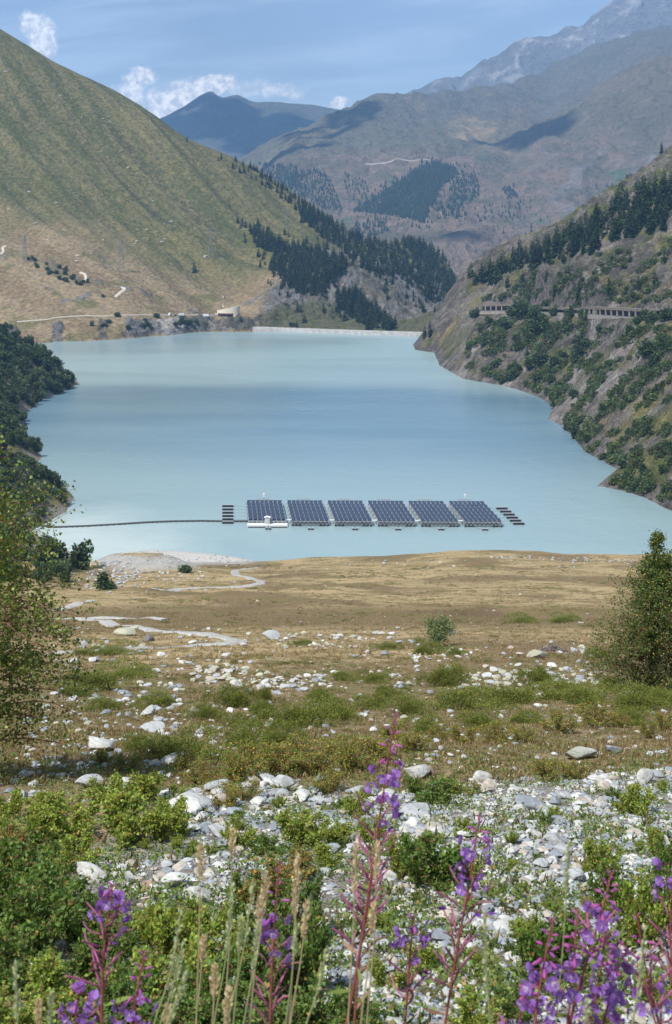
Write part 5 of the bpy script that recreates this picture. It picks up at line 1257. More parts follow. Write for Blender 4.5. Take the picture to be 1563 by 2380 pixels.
# ------------------------------------------------------------------ conifers
CONV = [conifer_mesh(700 + i, 14 + 2 * i, 8 + i % 3) for i in range(5)]
CONV = [(v, f, np.clip(c * q, .004, 1)) for (v, f, c), q in zip(CONV, [np.array((1, 1, 1)), np.array((1.5, 1.45, 1.1)), np.array((.8, .85, .9)), np.array((1.15, 1.1, 1)), np.array((2.0, 1.8, 1.1))])]
CONM = [mesh_np('conifer', v, f, M_needle, False, {'Col': c}) for v, f, c in CONV]
trees = []
def forest(poly, step, hp, key, label, group, keep=1.0, hv=.42):
    for x, y in poly_points(poly, step, keep=keep):
        h = cast(x, y, (key,))
        if h is None: continue
        lb, gp = label, group
        if key == 'right':
            zz = ' towards the spur tip' if x < 1240 else ' in the middle of the climb' if x < 1400 else ' below the rocky crest'; lb += zz; gp += zz
        trees.append((h[0], hp * random.uniform(1 - hv, 1 + hv * .6) * h[0].y / F, hp, lb, gp))
FG = ('dark green conifer of the dense forest on the slope above the dam', 'conifers of the forest above the dam')
FS = ('dark conifer of the broken woods along the skyline of the big hillside', 'conifers along the skyline of the big hillside')
FR = ('dark conifer of the woods above the galleries', 'conifers on the rocky slope above the galleries')
forest([(572, 520), (600, 542), (650, 565), (700, 575), (760, 592), (815, 612), (795, 640), (762, 655), (755, 692), (735, 690), (700, 682), (660, 668), (622, 622), (636, 600), (592, 566)], 7, 27, 'hill', *FG)
forest([(780, 690), (830, 676), (862, 708), (892, 738), (922, 756), (915, 768), (850, 766), (822, 742), (780, 712)], 7.5, 28, 'hill', *FG)
forest([(690, 478), (760, 512), (840, 556), (905, 566), (960, 556), (1012, 606), (1062, 655), (1072, 690), (1040, 708), (1000, 696), (970, 676), (930, 648), (880, 636), (815, 615), (800, 586), (742, 548), (700, 510)], 7.2, 24, 'hill', *FG, keep=.85)
forest([(930, 548), (990, 552), (1035, 590), (1045, 612), (1000, 600), (955, 585)], 8, 24, 'hill', *FG)
forest([(492, 352), (560, 378), (620, 410), (700, 468), (780, 520), (770, 528), (690, 486), (610, 430), (550, 400), (500, 372)], 10, 17, 'hill', *FS, keep=.55)
forest([(530, 364), (610, 402), (700, 466), (850, 560), (846, 566), (700, 474), (600, 404)], 6, 15, 'hill', *FS, keep=.8)
forest([(640, 440), (720, 480), (760, 520), (700, 500), (660, 470)], 10, 19, 'hill', *FS, keep=.6)
forest([(540, 500), (600, 520), (700, 560), (830, 600), (830, 650), (770, 700), (700, 700), (640, 690), (600, 620), (560, 560)], 17, 20, 'hill', *FG, keep=.55)
forest([(680, 470), (840, 545), (1030, 570), (1080, 660), (1060, 720), (960, 700), (880, 650), (780, 600), (700, 520)], 15, 19, 'hill', *FG, keep=.5)
forest([(640, 690), (760, 700), (840, 745), (900, 765), (640, 765)], 24, 24, 'hill', *FG, keep=.5)
forest([(880, 640), (1000, 710), (1060, 700), (1040, 740), (960, 720), (880, 690)], 17, 22, 'hill', *FG, keep=.6)
forest([(1120, 665), (1180, 618), (1260, 582), (1330, 545), (1400, 512), (1455, 462), (1563, 440), (1563, 520), (1500, 562), (1450, 548), (1380, 590), (1300, 600), (1230, 632), (1160, 660)], 13.5, 48, 'right', *FR, keep=.82)
forest([(1090, 655), (1150, 625), (1200, 600), (1280, 570), (1340, 540), (1410, 500), (1420, 512), (1300, 580), (1200, 625), (1110, 668)], 13, 42, 'right', *FR, keep=.75)
for x, y, hp, lab in [(452, 632, 30, 'single conifer standing alone on the big grass slope'), (435, 328, 13, 'tiny lone conifer on the skyline of the big hillside'), (1000, 782, 40, 'conifer growing at the tip of the spur by the dam'), (987, 786, 34, 'smaller conifer next to the tip of the spur by the dam'), (690, 768, 26, 'lone conifer just above the dam crest'), (604, 768, 18, 'small conifer at the joint of cliff and dam crest'), (1095, 645, 40, 'conifer at the low end of the spur skyline')]:
    h = cast(x, y, ('hill', 'right')); trees.append((h[0], hp * h[0].y / F, 99, lab, None))
for x, y, hp in [(1242, 650, 38), (1352, 668, 44), (1417, 680, 40), (1485, 668, 40), (1522, 660, 36), (1310, 612, 40), (1345, 700, 40), (1180, 668, 32), (1465, 610, 30), (1545, 610, 30), (1550, 345, 32), (1538, 356, 28), (1480, 440, 30), (1290, 690, 36), (1215, 660, 34), (1270, 655, 34), (1335, 1020, 40), (1225, 830, 30)]:
    h = cast(x, y, ('right',))
    if h: trees.append((h[0], hp * h[0].y / F, 60, 'conifer standing singly on the open rocky slope around the galleries', 'single conifers around the galleries'))
trees.sort(key=lambda t: -t[2]); V_, F_, C_ = [], [], []; off = 0
for i, (p, hh, _, lab, grp) in enumerate(trees):
    a = random.uniform(0, 6.28); wv_ = random.uniform(.85, 1.25)
    if i < 298:
        ob = obj('conifer', CONM[i % 5]); ob.location = p; ob.scale = (hh * wv_, hh * wv_, hh); ob.rotation_euler = (0, 0, a); tagged(ob, lab, 'conifer', grp)
    else:
        v, f, c = CONV[i % 5]; ca, sa = math.cos(a) * hh * wv_, math.sin(a) * hh * wv_
        V_.append(np.stack([v[:, 0] * ca - v[:, 1] * sa, v[:, 0] * sa + v[:, 1] * ca, v[:, 2] * hh], -1) + np.array(p)); F_.append(f + off); off += len(v); C_.append(c)
if V_: tagged(obj('conifer_forest', mesh_np('conifer_forest', np.concatenate(V_), np.concatenate(F_), M_needle, False, {'Col': np.concatenate(C_)}), kind='stuff'), 'far part of the dark conifer forest beyond the dam', 'forest')
print('conifers', len(trees), time.time() - T0)
# far woods on the mountain, too small to tell apart
V_, F_, C_ = [], [], []; off = 0; rf_ = np.random.default_rng(61)
con = np.array([(math.cos(a) * .24, math.sin(a) * .24, 0.0) for a in np.linspace(0, 6.283, 6)[:-1]] + [(math.cos(a + .6) * .15, math.sin(a + .6) * .15, .45) for a in np.linspace(0, 6.283, 6)[:-1]] + [(0, 0, 1)])
cf = np.array([(i, (i + 1) % 5, 5 + i) for i in range(5)] + [((i + 1) % 5, 5 + (i + 1) % 5, 5 + i) for i in range(5)] + [(5 + i, 5 + (i + 1) % 5, 10) for i in range(5)])
for poly, st, kp, hp in [([(820, 492), (880, 455), (960, 400), (1010, 375), (1060, 392), (1062, 410), (1030, 430), (1010, 470), (985, 520), (960, 510), (900, 500)], 3.4, .96, 10), ([(800, 500), (870, 440), (1000, 365), (1080, 385), (1100, 440), (1050, 500), (990, 540), (900, 520)], 8, .35, 9), ([(1030, 400), (1110, 410), (1118, 450), (1060, 500), (1040, 480), (1050, 450)], 5, .75, 9), ([(1010, 470), (1060, 480), (1090, 500), (1060, 510), (1010, 500)], 5, .6, 9), ([(1165, 440), (1195, 432), (1205, 460), (1180, 465)], 5, .85, 9),
                         ([(1100, 480), (1240, 460), (1240, 500), (1180, 520), (1110, 520)], 8, .45, 9), ([(1150, 500), (1290, 500), (1270, 570), (1170, 560)], 17, .5, 10), ([(690, 400), (740, 395), (770, 420), (800, 490), (760, 490), (700, 455), (640, 430)], 4.5, .7, 9), ([(600, 380), (690, 385), (700, 450), (640, 420)], 4.5, .8, 9), ([(790, 400), (850, 420), (860, 460), (815, 470)], 7, .5, 9), ([(820, 520), (900, 505), (905, 540), (840, 560)], 5, .7, 10), ([(1050, 370), (1130, 390), (1150, 420), (1060, 400)], 13, .4, 8), ([(1380, 430), (1420, 420), (1440, 460), (1400, 470)], 12, .5, 9), ([(1500, 380), (1563, 340), (1563, 470), (1500, 470)], 20, .4, 9), ([(1080, 560), (1240, 560), (1240, 620), (1100, 620)], 22, .5, 9)]:
    for x, y in poly_points(poly, st, keep=kp):
        h = cast(x, y, ('far',))
        if h is None: continue
        p = h[0]; hh = hp * p.y / F * rf_.uniform(.7, 1.25); V_.append(con * [hh, hh, hh] + np.array(p)); F_.append(cf + off); off += 11
        C_.append(np.tile(np.array([.022, .036, .020]) * rf_.uniform(.7, 1.4), (11, 1)))
tagged(obj('distant_wood', mesh_np('distant_wood', np.concatenate(V_), np.concatenate(F_), M_needle, False, {'Col': np.concatenate(C_)}), kind='stuff'), 'distant dark conifer woods on the mountain beyond the valley', 'forest')

# ------------------------------------------------------------------ broadleaf bushes on both banks
BC = [(.040, .066, .024), (.055, .085, .028), (.028, .046, .018), (.075, .10, .035)]
BUSH = [bush_mesh('bush', 800 + i, BC, [3, 3, 2, 1], 1000, .13, 11) for i in range(5)]
PALE = [bush_mesh('bush', 820 + i, [(.085, .105, .05), (.11, .13, .065), (.06, .08, .035)], [3, 2, 2], 900, .13, 10) for i in range(2)]
SCRUB = []
def bush(x, y, wpx, hpx, keys, label, group, pale=False, name='bush', cat='bush', mass=False):
    h = cast(x, y, keys)
    if h is None: return
    if mass and (1098 < x < 1200 and 700 < y < 748 or 1366 < x < 1478 and 705 < y < 756): return
    if mass: SCRUB.append((h[0], wpx * h[0].y / F, hpx * h[0].y / F, pale)); return
    if group and pale: label = label.replace('dark', 'pale greyish').replace('green', 'pale greyish'); group = 'pale ' + group
    p = h[0]; s_ = p.y / F; ob = obj(name, random.choice(PALE if pale else BUSH)); ob.location = p - Vector((0, 0, hpx * s_ * .06))
    ob.scale = (wpx * s_ * 1.25, wpx * s_ * 1.25, hpx * s_ * 1.2); ob.rotation_euler = (0, 0, random.uniform(0, 6.28)); tagged(ob, label, cat, group)
lbx = ('dark leafy bush of the thicket covering the promontory', 'bushes covering the promontory')
poly = [(-10, 790), (50, 790), (100, 815), (150, 840), (175, 885), (150, 905), (95, 928), (60, 955), (52, 985), (60, 1010), (80, 1042), (60, 1050), (-10, 1040)]
for x, y in poly_points(poly, 15, keep=.9): bush(x, y, random.uniform(20, 34), random.uniform(18, 32), ('left',), *lbx, pale=random.random() < .12)
for x, y in poly_points([(-10, 740), (40, 752), (100, 795), (60, 800), (-10, 775)], 17, keep=.8): bush(x, y, random.uniform(20, 30), random.uniform(20, 30), ('left',), *lbx)
for x, y in poly_points([(-10, 1060), (60, 1080), (120, 1112), (150, 1135), (130, 1170), (60, 1180), (-10, 1150)], 18, keep=.65): bush(x, y, random.uniform(16, 32), random.uniform(14, 28), ('left',), *lbx, pale=random.random() < .25)
for x, y, a, b in [(182, 884, 20, 22), (168, 862, 18, 20), (82, 1050, 26, 30), (90, 1040, 22, 24), (134, 1132, 26, 34), (112, 1110, 28, 22), (148, 1165, 22, 30)]: bush(x, y, a, b, ('left',), *lbx)
ln = ('dark green bush on the bank where the stream enters the lake', 'bushes where the stream enters the lake')
for x, y in poly_points([(-10, 1235), (70, 1250), (110, 1268), (190, 1330), (195, 1365), (120, 1372), (-10, 1350)], 20, keep=.85): bush(x, y, random.uniform(24, 44), random.uniform(22, 40), ('ground', 'left'), *ln)
bush(135, 1318, 62, 76, ('ground', 'left'), 'tall round leafy tree at the lakeside beside a second one', None, False, 'lakeside_tree', 'tree'); bush(185, 1322, 58, 72, ('ground', 'left'), 'round leafy tree nearest the stream mouth at the lakeside', None, False, 'lakeside_tree', 'tree')
bush(245, 1368, 52, 36, ('ground',), 'dark bush on the pale stones of the stream bed', None); bush(432, 1330, 34, 16, ('ground',), 'low bush on top of the earth bank by the lake', None)
rb = ('green bush on the rocky slope falling from the galleries to the lake', 'bushes between the galleries and the lake')
for x, y, r_ in [(1138, 758, 16), (1132, 800, 12), (1175, 765, 22), (1205, 735, 26), (1225, 738, 26), (1252, 765, 25), (1240, 745, 22), (1209, 812, 15), (1231, 795, 15), (1188, 882, 20), (1168, 889, 15), (1205, 868, 16), (1231, 858, 18), (1256, 850, 22), (1248, 890, 18), (1282, 890, 14), (1295, 855, 20), (1310, 838, 16), (1351, 820, 22), (1342, 842, 18), (1368, 805, 15), (1304, 930, 16), (1334, 924, 14), (1291, 944, 12), (1347, 985, 16), (1338, 1005, 18), (1364, 1028, 14), (1320, 1000, 14), (1441, 920, 14), (1407, 955, 14), (1425, 935, 12), (1506, 825, 25), (1550, 810, 25), (1523, 850, 20), (1484, 755, 18), (1467, 775, 14), (1514, 752, 20), (1550, 745, 22), (1500, 742, 16), (1364, 745, 14), (1446, 1085, 12), (1493, 1095, 14), (1545, 1098, 14), (1514, 1140, 13), (1545, 1145, 15), (1545, 1016, 14), (1270, 770, 20), (1395, 770, 12), (1105, 735, 14), (1270, 720, 18), (1340, 725, 18), (1320, 735, 12), (1120, 770, 14), (1215, 728, 16), (1250, 731, 18), (1290, 733, 17), (1330, 735, 16), (1355, 737, 14)]:
    bush(x, y, r_ * 1.7, r_ * 1.5, ('right',), *rb)
# low scrub in bands running down the slope, too merged to count
def scrub_band(poly, step, keys, w0, w1, thr, sx=95.0, sy=26.0):
    for x, y in poly_points(poly, step):
        a, b = x * .80 - y * .60 * -1, x * .6 * -1 + y * .8 * -1   # along and across the fall line as seen on the slope
        a, b = x * .78 - y * .62, x * .62 + y * .78
        if fbm(np.array([a / sx]), np.array([b / sy]), 87, 3)[0] < thr: continue
        q = random.uniform(w0, w1); bush(x, y, q * 1.3, q, keys, '', '', random.random() < .2, mass=True)
scrub_band([(1100, 760), (1200, 740), (1563, 760), (1563, 1160), (1450, 1095), (1380, 1060), (1330, 1005), (1290, 930), (1180, 885), (1080, 855)], 7.0, ('right',), 4, 15, .02)
scrub_band([(1110, 700), (1250, 625), (1400, 585), (1563, 560), (1563, 705), (1300, 700), (1120, 712)], 8, ('right',), 4, 12, .06)
scrub_band([(1440, 1060), (1563, 1040), (1563, 1170), (1400, 1125)], 10, ('right',), 8, 16, -.1)
scrub_band([(-10, 1040), (60, 1060), (150, 1130), (165, 1165), (90, 1215), (-10, 1240)], 8, ('left',), 7, 14, .02)
rl = ('small dark bush on the dry lower slope across the lake', 'bushes on the lower slope across the lake')
for x, y in poly_points([(60, 600), (110, 610), (200, 640), (225, 670), (180, 665), (100, 635)], 13, keep=.55): bush(x, y, random.uniform(7, 14), random.uniform(6, 12), ('hill',), *rl)
for x, y in poly_points([(200, 760), (260, 735), (360, 735), (440, 745), (470, 760), (380, 765)], 17, keep=.5): bush(x, y, random.uniform(9, 18), random.uniform(7, 13), ('hill',), *rl)
for x, y, r_ in [(25, 765, 14), (440, 755, 16), (425, 750, 14), (455, 750, 12), (240, 690, 8), (680, 758, 12), (610, 764, 8), (560, 745, 8)]: bush(x, y, r_, r_ * .9, ('hill',), *rl)
V_, F_, C_ = [], [], []; off = 0; SB = []
for i in range(6):
    r = np.random.default_rng(860 + i); n = 120; d = unit(r.normal(size=(n, 3))); cen = d * r.uniform(.3, .52, n)[:, None] * [1, 1, .9] + [0, 0, .32]; cen[:, 2] = np.maximum(cen[:, 2], 0)
    L = .30 * r.uniform(.5, 1.1, n); SB.append(leaf_arrays(cen, unit(d + r.normal(size=(n, 3)) * .7), L, L * .75, r, .3) + (palette(BC, [3, 3, 2, 1], n, r), ))
for i, (p, w_, h_, pale) in enumerate(SCRUB):
    v, f, c = SB[i % 6]; a = random.uniform(0, 6.28); ca, sa = math.cos(a) * w_, math.sin(a) * w_
    V_.append(np.stack([v[:, 0] * ca - v[:, 1] * sa, v[:, 0] * sa + v[:, 1] * ca, v[:, 2] * h_], -1) + np.array(p)); F_.append(f + off); off += len(v); C_.append(rep4(np.clip(c * (1.7 if pale else random.uniform(.7, 1.45)) * np.array([random.uniform(.85, 1.35), 1, random.uniform(.8, 1.1)]), .004, 1)))
tagged(obj('low_scrub', mesh_np('low_scrub', np.concatenate(V_), np.concatenate(F_), M_bush, False, {'Col': np.concatenate(C_)}), kind='stuff'), 'low green scrub growing in bands down both lake banks', 'scrub')
print('bushes', len(SCRUB), time.time() - T0)

# ------------------------------------------------------------------ fireweed and grass stalks close to the camera
def colmesh(name, mb, col_, mat, jit=.1, seed=0):
    me = mb.mesh(name, mat, True); r = np.random.default_rng(seed); n = len(me.vertices); set_attr(me, 'Col', np.clip(np.array(col_) * (1 + jit * r.normal(size=(n, 1))), 0, 1)); return me
def flower_mesh(seed, droop=.25, col_=(.27, .085, .50)):
    r = np.random.default_rng(seed); v = []; f = []; c = []
    for k in range(4):
        a = k * 1.5708 + r.normal() * .16; ca, sa = math.cos(a), math.sin(a); L = .0175 * r.uniform(.85, 1.12); o = len(v); lift = r.uniform(.1, .5) * L
        for i, t in enumerate(np.linspace(0, 1, 6)):
            w_ = L * .46 * (.22 + 1.15 * math.sin(min(1, t * .80 + .02) * 2.2) ** 1.2) if i < 5 else L * .20
            for s in (-1, 0, 1):
                x = L * t - (.10 * L if (s == 0 and i == 5) else 0); y = s * w_; z = lift * t * t - abs(s) * w_ * .15 + .0006 * r.normal()
                v.append((x * ca - y * sa, x * sa + y * ca, z)); g = 1 - .35 * (1 - t) ** 2
                c.append(np.array(col_) * (.75 + .5 * t) * r.uniform(.9, 1.1) + np.array((.16, .12, .16)) * (1 - t) ** 3)
        for i in range(5):
            for s in range(2): f.append((o + i * 3 + s, o + i * 3 + s + 1, o + i * 3 + s + 4, o + i * 3 + s + 3))
    for k in range(4):                                  # narrow dark sepals between the petals
        a = k * 1.5708 + .785; ca, sa = math.cos(a), math.sin(a); o = len(v); v += [(0, 0, -.001), (.008 * ca - .0016 * sa, .008 * sa + .0016 * ca, -.001), (.0175 * ca, .0175 * sa, .001), (.008 * ca + .0016 * sa, .008 * sa - .0016 * ca, -.001)]; f.append((o, o + 1, o + 2, o + 3)); c += [np.array((.20, .04, .20))] * 4
    for k in range(6):                                  # stamens
        d = unit(r.normal(size=3) * [.6, .6, .2] + [0, 0, 1]) * .011; o = len(v); e = np.array([.0007, 0, 0]); v += [tuple(-e), tuple(e), tuple(d + e), tuple(d - e)]; f.append((o, o + 1, o + 2, o + 3)); c += [np.array((.6, .55, .6))] * 4
    me = bpy.data.meshes.new('flower'); me.from_pydata(v, [], f); me.materials.append(M_petal); me.polygons.foreach_set('use_smooth', [True] * len(f)); set_attr(me, 'Col', np.array(c)); me.update(); return me
FLW = [flower_mesh(900 + i, col_=[(.27, .13, .50), (.24, .11, .46), (.33, .17, .54), (.24, .10, .42)][i % 4]) for i in range(6)]
def bud_mesh(seed, L, col_, rad):
    q = [(0, 0, 0), (0, 0, L * .2), (0, 0, L * .5), (0, 0, L * .8), (0, 0, L)]; return colmesh('bud', MB().tube(q, [rad * .35, rad * .7, rad, rad * .75, rad * .15], 7), col_, M_petal, .12, seed)
BUD = [bud_mesh(910 + i, .017 + .004 * i, [(.42, .09, .34), (.36, .09, .40), (.45, .14, .38)][i % 3], .0034) for i in range(3)]
def pod_mesh(seed):
    r = np.random.default_rng(seed); L = r.uniform(.050, .072); b = r.uniform(-.012, .016)
    q = [(b * math.sin(t * 3.0), 0, L * t) for t in np.linspace(0, 1, 8)]; return colmesh('seed_pod', MB().tube(q, [.0012, .0018, .0023, .0024, .0024, .0022, .0018, .0007], 5), [(.40, .12, .25), (.33, .10, .22), (.44, .17, .27), (.30, .13, .16)][seed % 4], M_petal, .1, seed)
PODS = [pod_mesh(920 + i) for i in range(8)]
def wil_mesh(seed):
    r = np.random.default_rng(seed); v = [(0, 0, 0), (.009, .001, .016), (.0, .004, .036), (-.007, .002, .018), (.002, -.006, .02)]; me = bpy.data.meshes.new('flower'); me.from_pydata(v, [], [(0, 1, 2, 3), (0, 4, 2)]); me.materials.append(M_petal); set_attr(me, 'Col', np.tile([.14, .045, .30], (5, 1))); me.update(); return me
WIL = [wil_mesh(i) for i in range(2)]
def leafblade(seed):
    r = np.random.default_rng(seed); L = r.uniform(.06, .09); v = []; f = []
    for i, t in enumerate(np.linspace(0, 1, 6)):
        for s in (-1, 1): v.append((s * .0065 * math.sin(max(.03, t) * 3.0), -.010 * math.sin(t * 2), L * t))
    for i in range(5): f.append((2 * i, 2 * i + 1, 2 * i + 3, 2 * i + 2))
    me = bpy.data.meshes.new('leaf'); me.from_pydata(v, [], f); me.materials.append(M_leaf); me.polygons.foreach_set('use_smooth', [True] * len(f)); set_attr(me, 'Col', np.tile([(.09, .12, .03), (.16, .09, .06)][seed % 2], (12, 1))); me.update(); return me
LVS = [leafblade(i) for i in range(4)]
def fireweed(stem, d, y_bud, y_fl, y_pod, nfl, npod, label, seed, nbud=14, ncl=0, group='fireweed plants on the road bank'):
    r = np.random.default_rng(seed); sc_ = d / F; pts = [P(x, y, d) for x, y in stem]
    last = pts[-1] + (pts[-1] - pts[-2]) / max(1e-6, np.linalg.norm(pts[-1] - pts[-2])) * .25; g = drop(last[0], last[1], ('ground',))[0]
    base = np.array(g); pts.append(base * .35 + last * .65 if last[2] > base[2] else last); pts.append(base + C(0, 0, -.03))
    t = thing('fireweed', base, label, 'fireweed', group)
    s = np.linspace(0, len(pts) - 1, 40); Q = np.stack([np.interp(s, range(len(pts)), np.array(pts)[:, j]) for j in range(3)], -1)
    for _ in range(3): Q[1:-1] = (Q[:-2] + 2 * Q[1:-1] + Q[2:]) / 4
    Q[:, 1] += .012 * np.sin(np.linspace(0, 5, 40) + seed)
    obj('stem', colmesh('stem', MB().tube((Q - base)[::-1], [.0044 - .0030 * k / 39 for k in range(40)], 7), (.33, .105, .095), M_petal, .1, seed), t)
    ys = HY + F * (H - Q[:, 2]) / Q[:, 1]
    def pos(y): return np.array([np.interp(y, ys, Q[:, j]) for j in range(3)])
    def hang(name, me, y, elev, out, a=None, scale=1.0, stalk=True, par=None):
        p = pos(y); a = r.uniform(0, 6.283) if a is None else a; dv = np.array([math.cos(a) * math.cos(elev), math.sin(a) * math.cos(elev), math.sin(elev)])
        ob = obj(name, me, t); ob.location = Vector(p + dv * out - base); ob.rotation_euler = Vector(dv).to_track_quat('Z', 'Y').to_euler(); ob.rotation_euler.rotate_axis('Z', r.uniform(0, 6.28)); ob.scale = (scale,) * 3
        return (p - base, p + dv * out - base)
    st = MB()
    top = stem[0][1]
    for k in range(nbud):
        u_ = k / max(1, nbud - 1); y = top + (y_bud - top) * u_ ** .9; a = k * 2.4 + r.normal() * .3
        q = hang('bud', BUD[k % 3], y, .9 - 1.35 * u_ + r.normal() * .1, .003 + .012 * u_, a, .45 + .75 * u_); st.bar(q[0], q[1], .0006, 3)
    for k in range(nfl):
        u_ = (k + .5) / max(1, nfl); y = y_bud + (y_fl - y_bud) * u_; a = k * 2.4 + r.normal() * .4
        q = hang('flower', FLW[int(r.integers(6))], y, -.15 + r.normal() * .3, r.uniform(.026, .050), a, r.uniform(.62, .88)); st.bar(q[0], q[1], .0008, 3)
    for k in range(ncl):
        y = y_fl + (y_pod - y_fl) * r.uniform(0, .25); q = hang('flower', WIL[k % 2], y, .1 + r.normal() * .3, r.uniform(.03, .05), None, r.uniform(.6, .9)); st.bar(q[0], q[1], .0008, 3)
    for k in range(npod):
        u_ = (k + .5) / npod; y = y_fl + (y_pod - y_fl) * u_; a = k * 2.4 + r.normal() * .3
        q = hang('seed_pod', PODS[int(r.integers(8))], y, .62 + .2 * u_ + r.normal() * .12, .010, a, r.uniform(.9, 1.3) * (.8 + .4 * u_)); st.bar(q[0], q[1], .0007, 3)
    for k in range(5):
        y = y_pod + 20 + k * 28; hang('leaf', LVS[k % 4], y, .35 + r.normal() * .2, .002, k * 2.4, r.uniform(.7, 1.0))
    if st.v: obj('stalks', colmesh('stalks', st, (.24, .07, .10), M_petal, .1, 1), t, kind='stuff')
    return t
fireweed([(922, 1664), (908, 1740), (895, 1830), (880, 1920), (866, 2010), (846, 2150), (820, 2300), (800, 2400)], 2.9, 1770, 1895, 2170, 17, 24, 'tallest fireweed spike, violet flowers over long pink seed pods, beside a round white boulder', 1, 15, 4)
fireweed([(1116, 1902), (1106, 1960), (1093, 2040), (1078, 2110), (1058, 2220), (1030, 2400)], 2.95, 1945, 2065, 2310, 17, 22, 'fireweed spike with a compact violet flower head in front of the open scree', 2, 9, 3)
fireweed([(262, 2062), (254, 2110), (246, 2180), (241, 2280), (236, 2400)], 2.9, 2068, 2135, 2320, 12, 20, 'fireweed with few violet flowers and spreading pink pods in front of the left thicket', 3, 4, 2)
fireweed([(337, 2212), (325, 2280), (312, 2340), (300, 2420)], 2.8, 2310, 2400, 2520, 12, 4, 'short fireweed with drooping magenta buds above violet blooms near the thicket', 4, 14)
fireweed([(185, 2300), (178, 2350), (175, 2420)], 2.75, 2302, 2370, 2480, 11, 5, 'small fireweed cluster of violet blooms low in the left thicket', 5, 3)
fireweed([(650, 2012), (642, 2100), (634, 2220), (630, 2300), (628, 2400)], 3.0, 2120, 2205, 2400, 11, 18, 'faded fireweed with a bare pinkish tip among tan grass heads', 6, 8, 3)
fireweed([(962, 2135), (958, 2180), (952, 2250), (940, 2400)], 3.1, 2140, 2215, 2360, 11, 12, 'small fireweed with scattered violet flowers between two taller spikes', 7, 3, 3)
fireweed([(880, 1925), (862, 2080), (835, 2220), (822, 2400)], 3.0, 1930, 1935, 2250, 0, 20, 'flowerless fireweed stem of long pink pods beside the tallest spike', 8, 0)
fireweed([(1424, 2030), (1402, 2100), (1372, 2190), (1340, 2300), (1318, 2400)], 2.6, 2110, 2160, 2230, 9, 6, 'fireweed with a dark withered tip rising out of the dense violet clump', 9, 16, group='dense fireweed clump')
for k, (st, yb, yf, lab) in enumerate([([(1290, 2140), (1272, 2220), (1250, 2320), (1238, 2410)], 2235, 2420, 'bushy fireweed on the open side of the dense violet clump'), ([(1345, 2120), (1336, 2220), (1322, 2330), (1312, 2410)], 2210, 2420, 'bushy fireweed in the heart of the dense violet clump'),
                                 ([(1405, 2170), (1395, 2250), (1375, 2340), (1362, 2410)], 2235, 2420, 'bushy fireweed beside the withered tip of the violet clump'), ([(1440, 2190), (1428, 2260), (1412, 2340), (1400, 2410)], 2240, 2400, 'paler lilac fireweed at the edge of the violet clump'), ([(1225, 2290), (1212, 2340), (1205, 2420)], 2310, 2420, 'lowest small fireweed of the dense violet clump')]):
    fireweed(st, 2.5 + .06 * k, yb, yf, yf + 60, 19 if k < 4 else 9, 2, lab, 20 + k, 16, 0, 'dense fireweed clump')
fireweed([(1575, 1985), (1566, 2050), (1562, 2150), (1566, 2300), (1575, 2420)], 2.8, 1995, 2110, 2320, 12, 12, 'fireweed with violet flowers rising beside the dark bush on scree', 31, 4)
fireweed([(1484, 2130), (1494, 2200), (1512, 2300), (1540, 2410)], 2.7, 2215, 2222, 2400, 0, 12, 'leaning fireweed stem with sparse pink pods past the violet clump', 32, 9)
fireweed([(1502, 2285), (1514, 2340), (1535, 2420)], 2.6, 2290, 2335, 2440, 6, 4, 'short fireweed with a few violet blooms past the dense clump', 33, 2)

def grass_stalk(top, base_px, d, head, kind, label, seed, bend=0):
    r = np.random.default_rng(seed); a = P(*top, d); b = P(*base_px, d); g = np.array(drop(b[0] + (b[0] - a[0]) * .3, d, ('ground',))[0]); pts = [g, b * .98 + g * .02 if b[2] > g[2] else g + C(0, 0, .02), (a + b) / 2 + C(bend * d / F, 0, 0), a]
    s = np.linspace(0, 3, 24); Q = np.stack([np.interp(s, range(4), np.array(pts)[:, j]) for j in range(3)], -1)
    for _ in range(4): Q[1:-1] = (Q[:-2] + 2 * Q[1:-1] + Q[2:]) / 4
    t = thing('grass_stalk', g, label[0], 'grass', label[1])
    green = kind == 'green'; obj('stalk', colmesh('stalk', MB().tube(Q - g, [.0023 - .0010 * k / 23 for k in range(24)], 5), (.30, .34, .15) if green else (.40, .34, .20), M_straw, .08, seed), t)
    # seed head: many small husks packed along the upper stalk
    L = head * d / F; n = 130 if not green else 90; u_ = r.uniform(0, 1, n); dirv = unit(Q[-1] - Q[-6]); cen = (Q[-1] - g) - np.outer(u_, dirv) * L; rad = (.0047 if not green else .0030) * np.sin(np.clip(u_ * .92 + .06, 0, 1) * 3.1) ** .6 * (1 + .35 * np.sin(u_ * 34 + seed))
    off_ = unit(r.normal(size=(n, 3))) * rad[:, None]; cen = cen + off_; ax = unit(dirv[None] * .9 + unit(off_) * .45)
    c = palette([(.62, .50, .33), (.52, .41, .26), (.70, .59, .42)] if not green else [(.45, .48, .30), (.52, .53, .36), (.38, .42, .22)], [3, 2, 2], n, r); Lf = .0105 * r.uniform(.7, 1.2, n)
    obj('seed_head', foliage_mesh('seed_head', cen, ax, Lf, Lf * .5, c, M_straw, r), t)
GT = ('tan grass stalk with a plump dry seed head among the flowers', 'tan grass stalks among the flowers'); GG = ('thin green grass stalk with a slender pale seed head', 'thin green grass stalks')
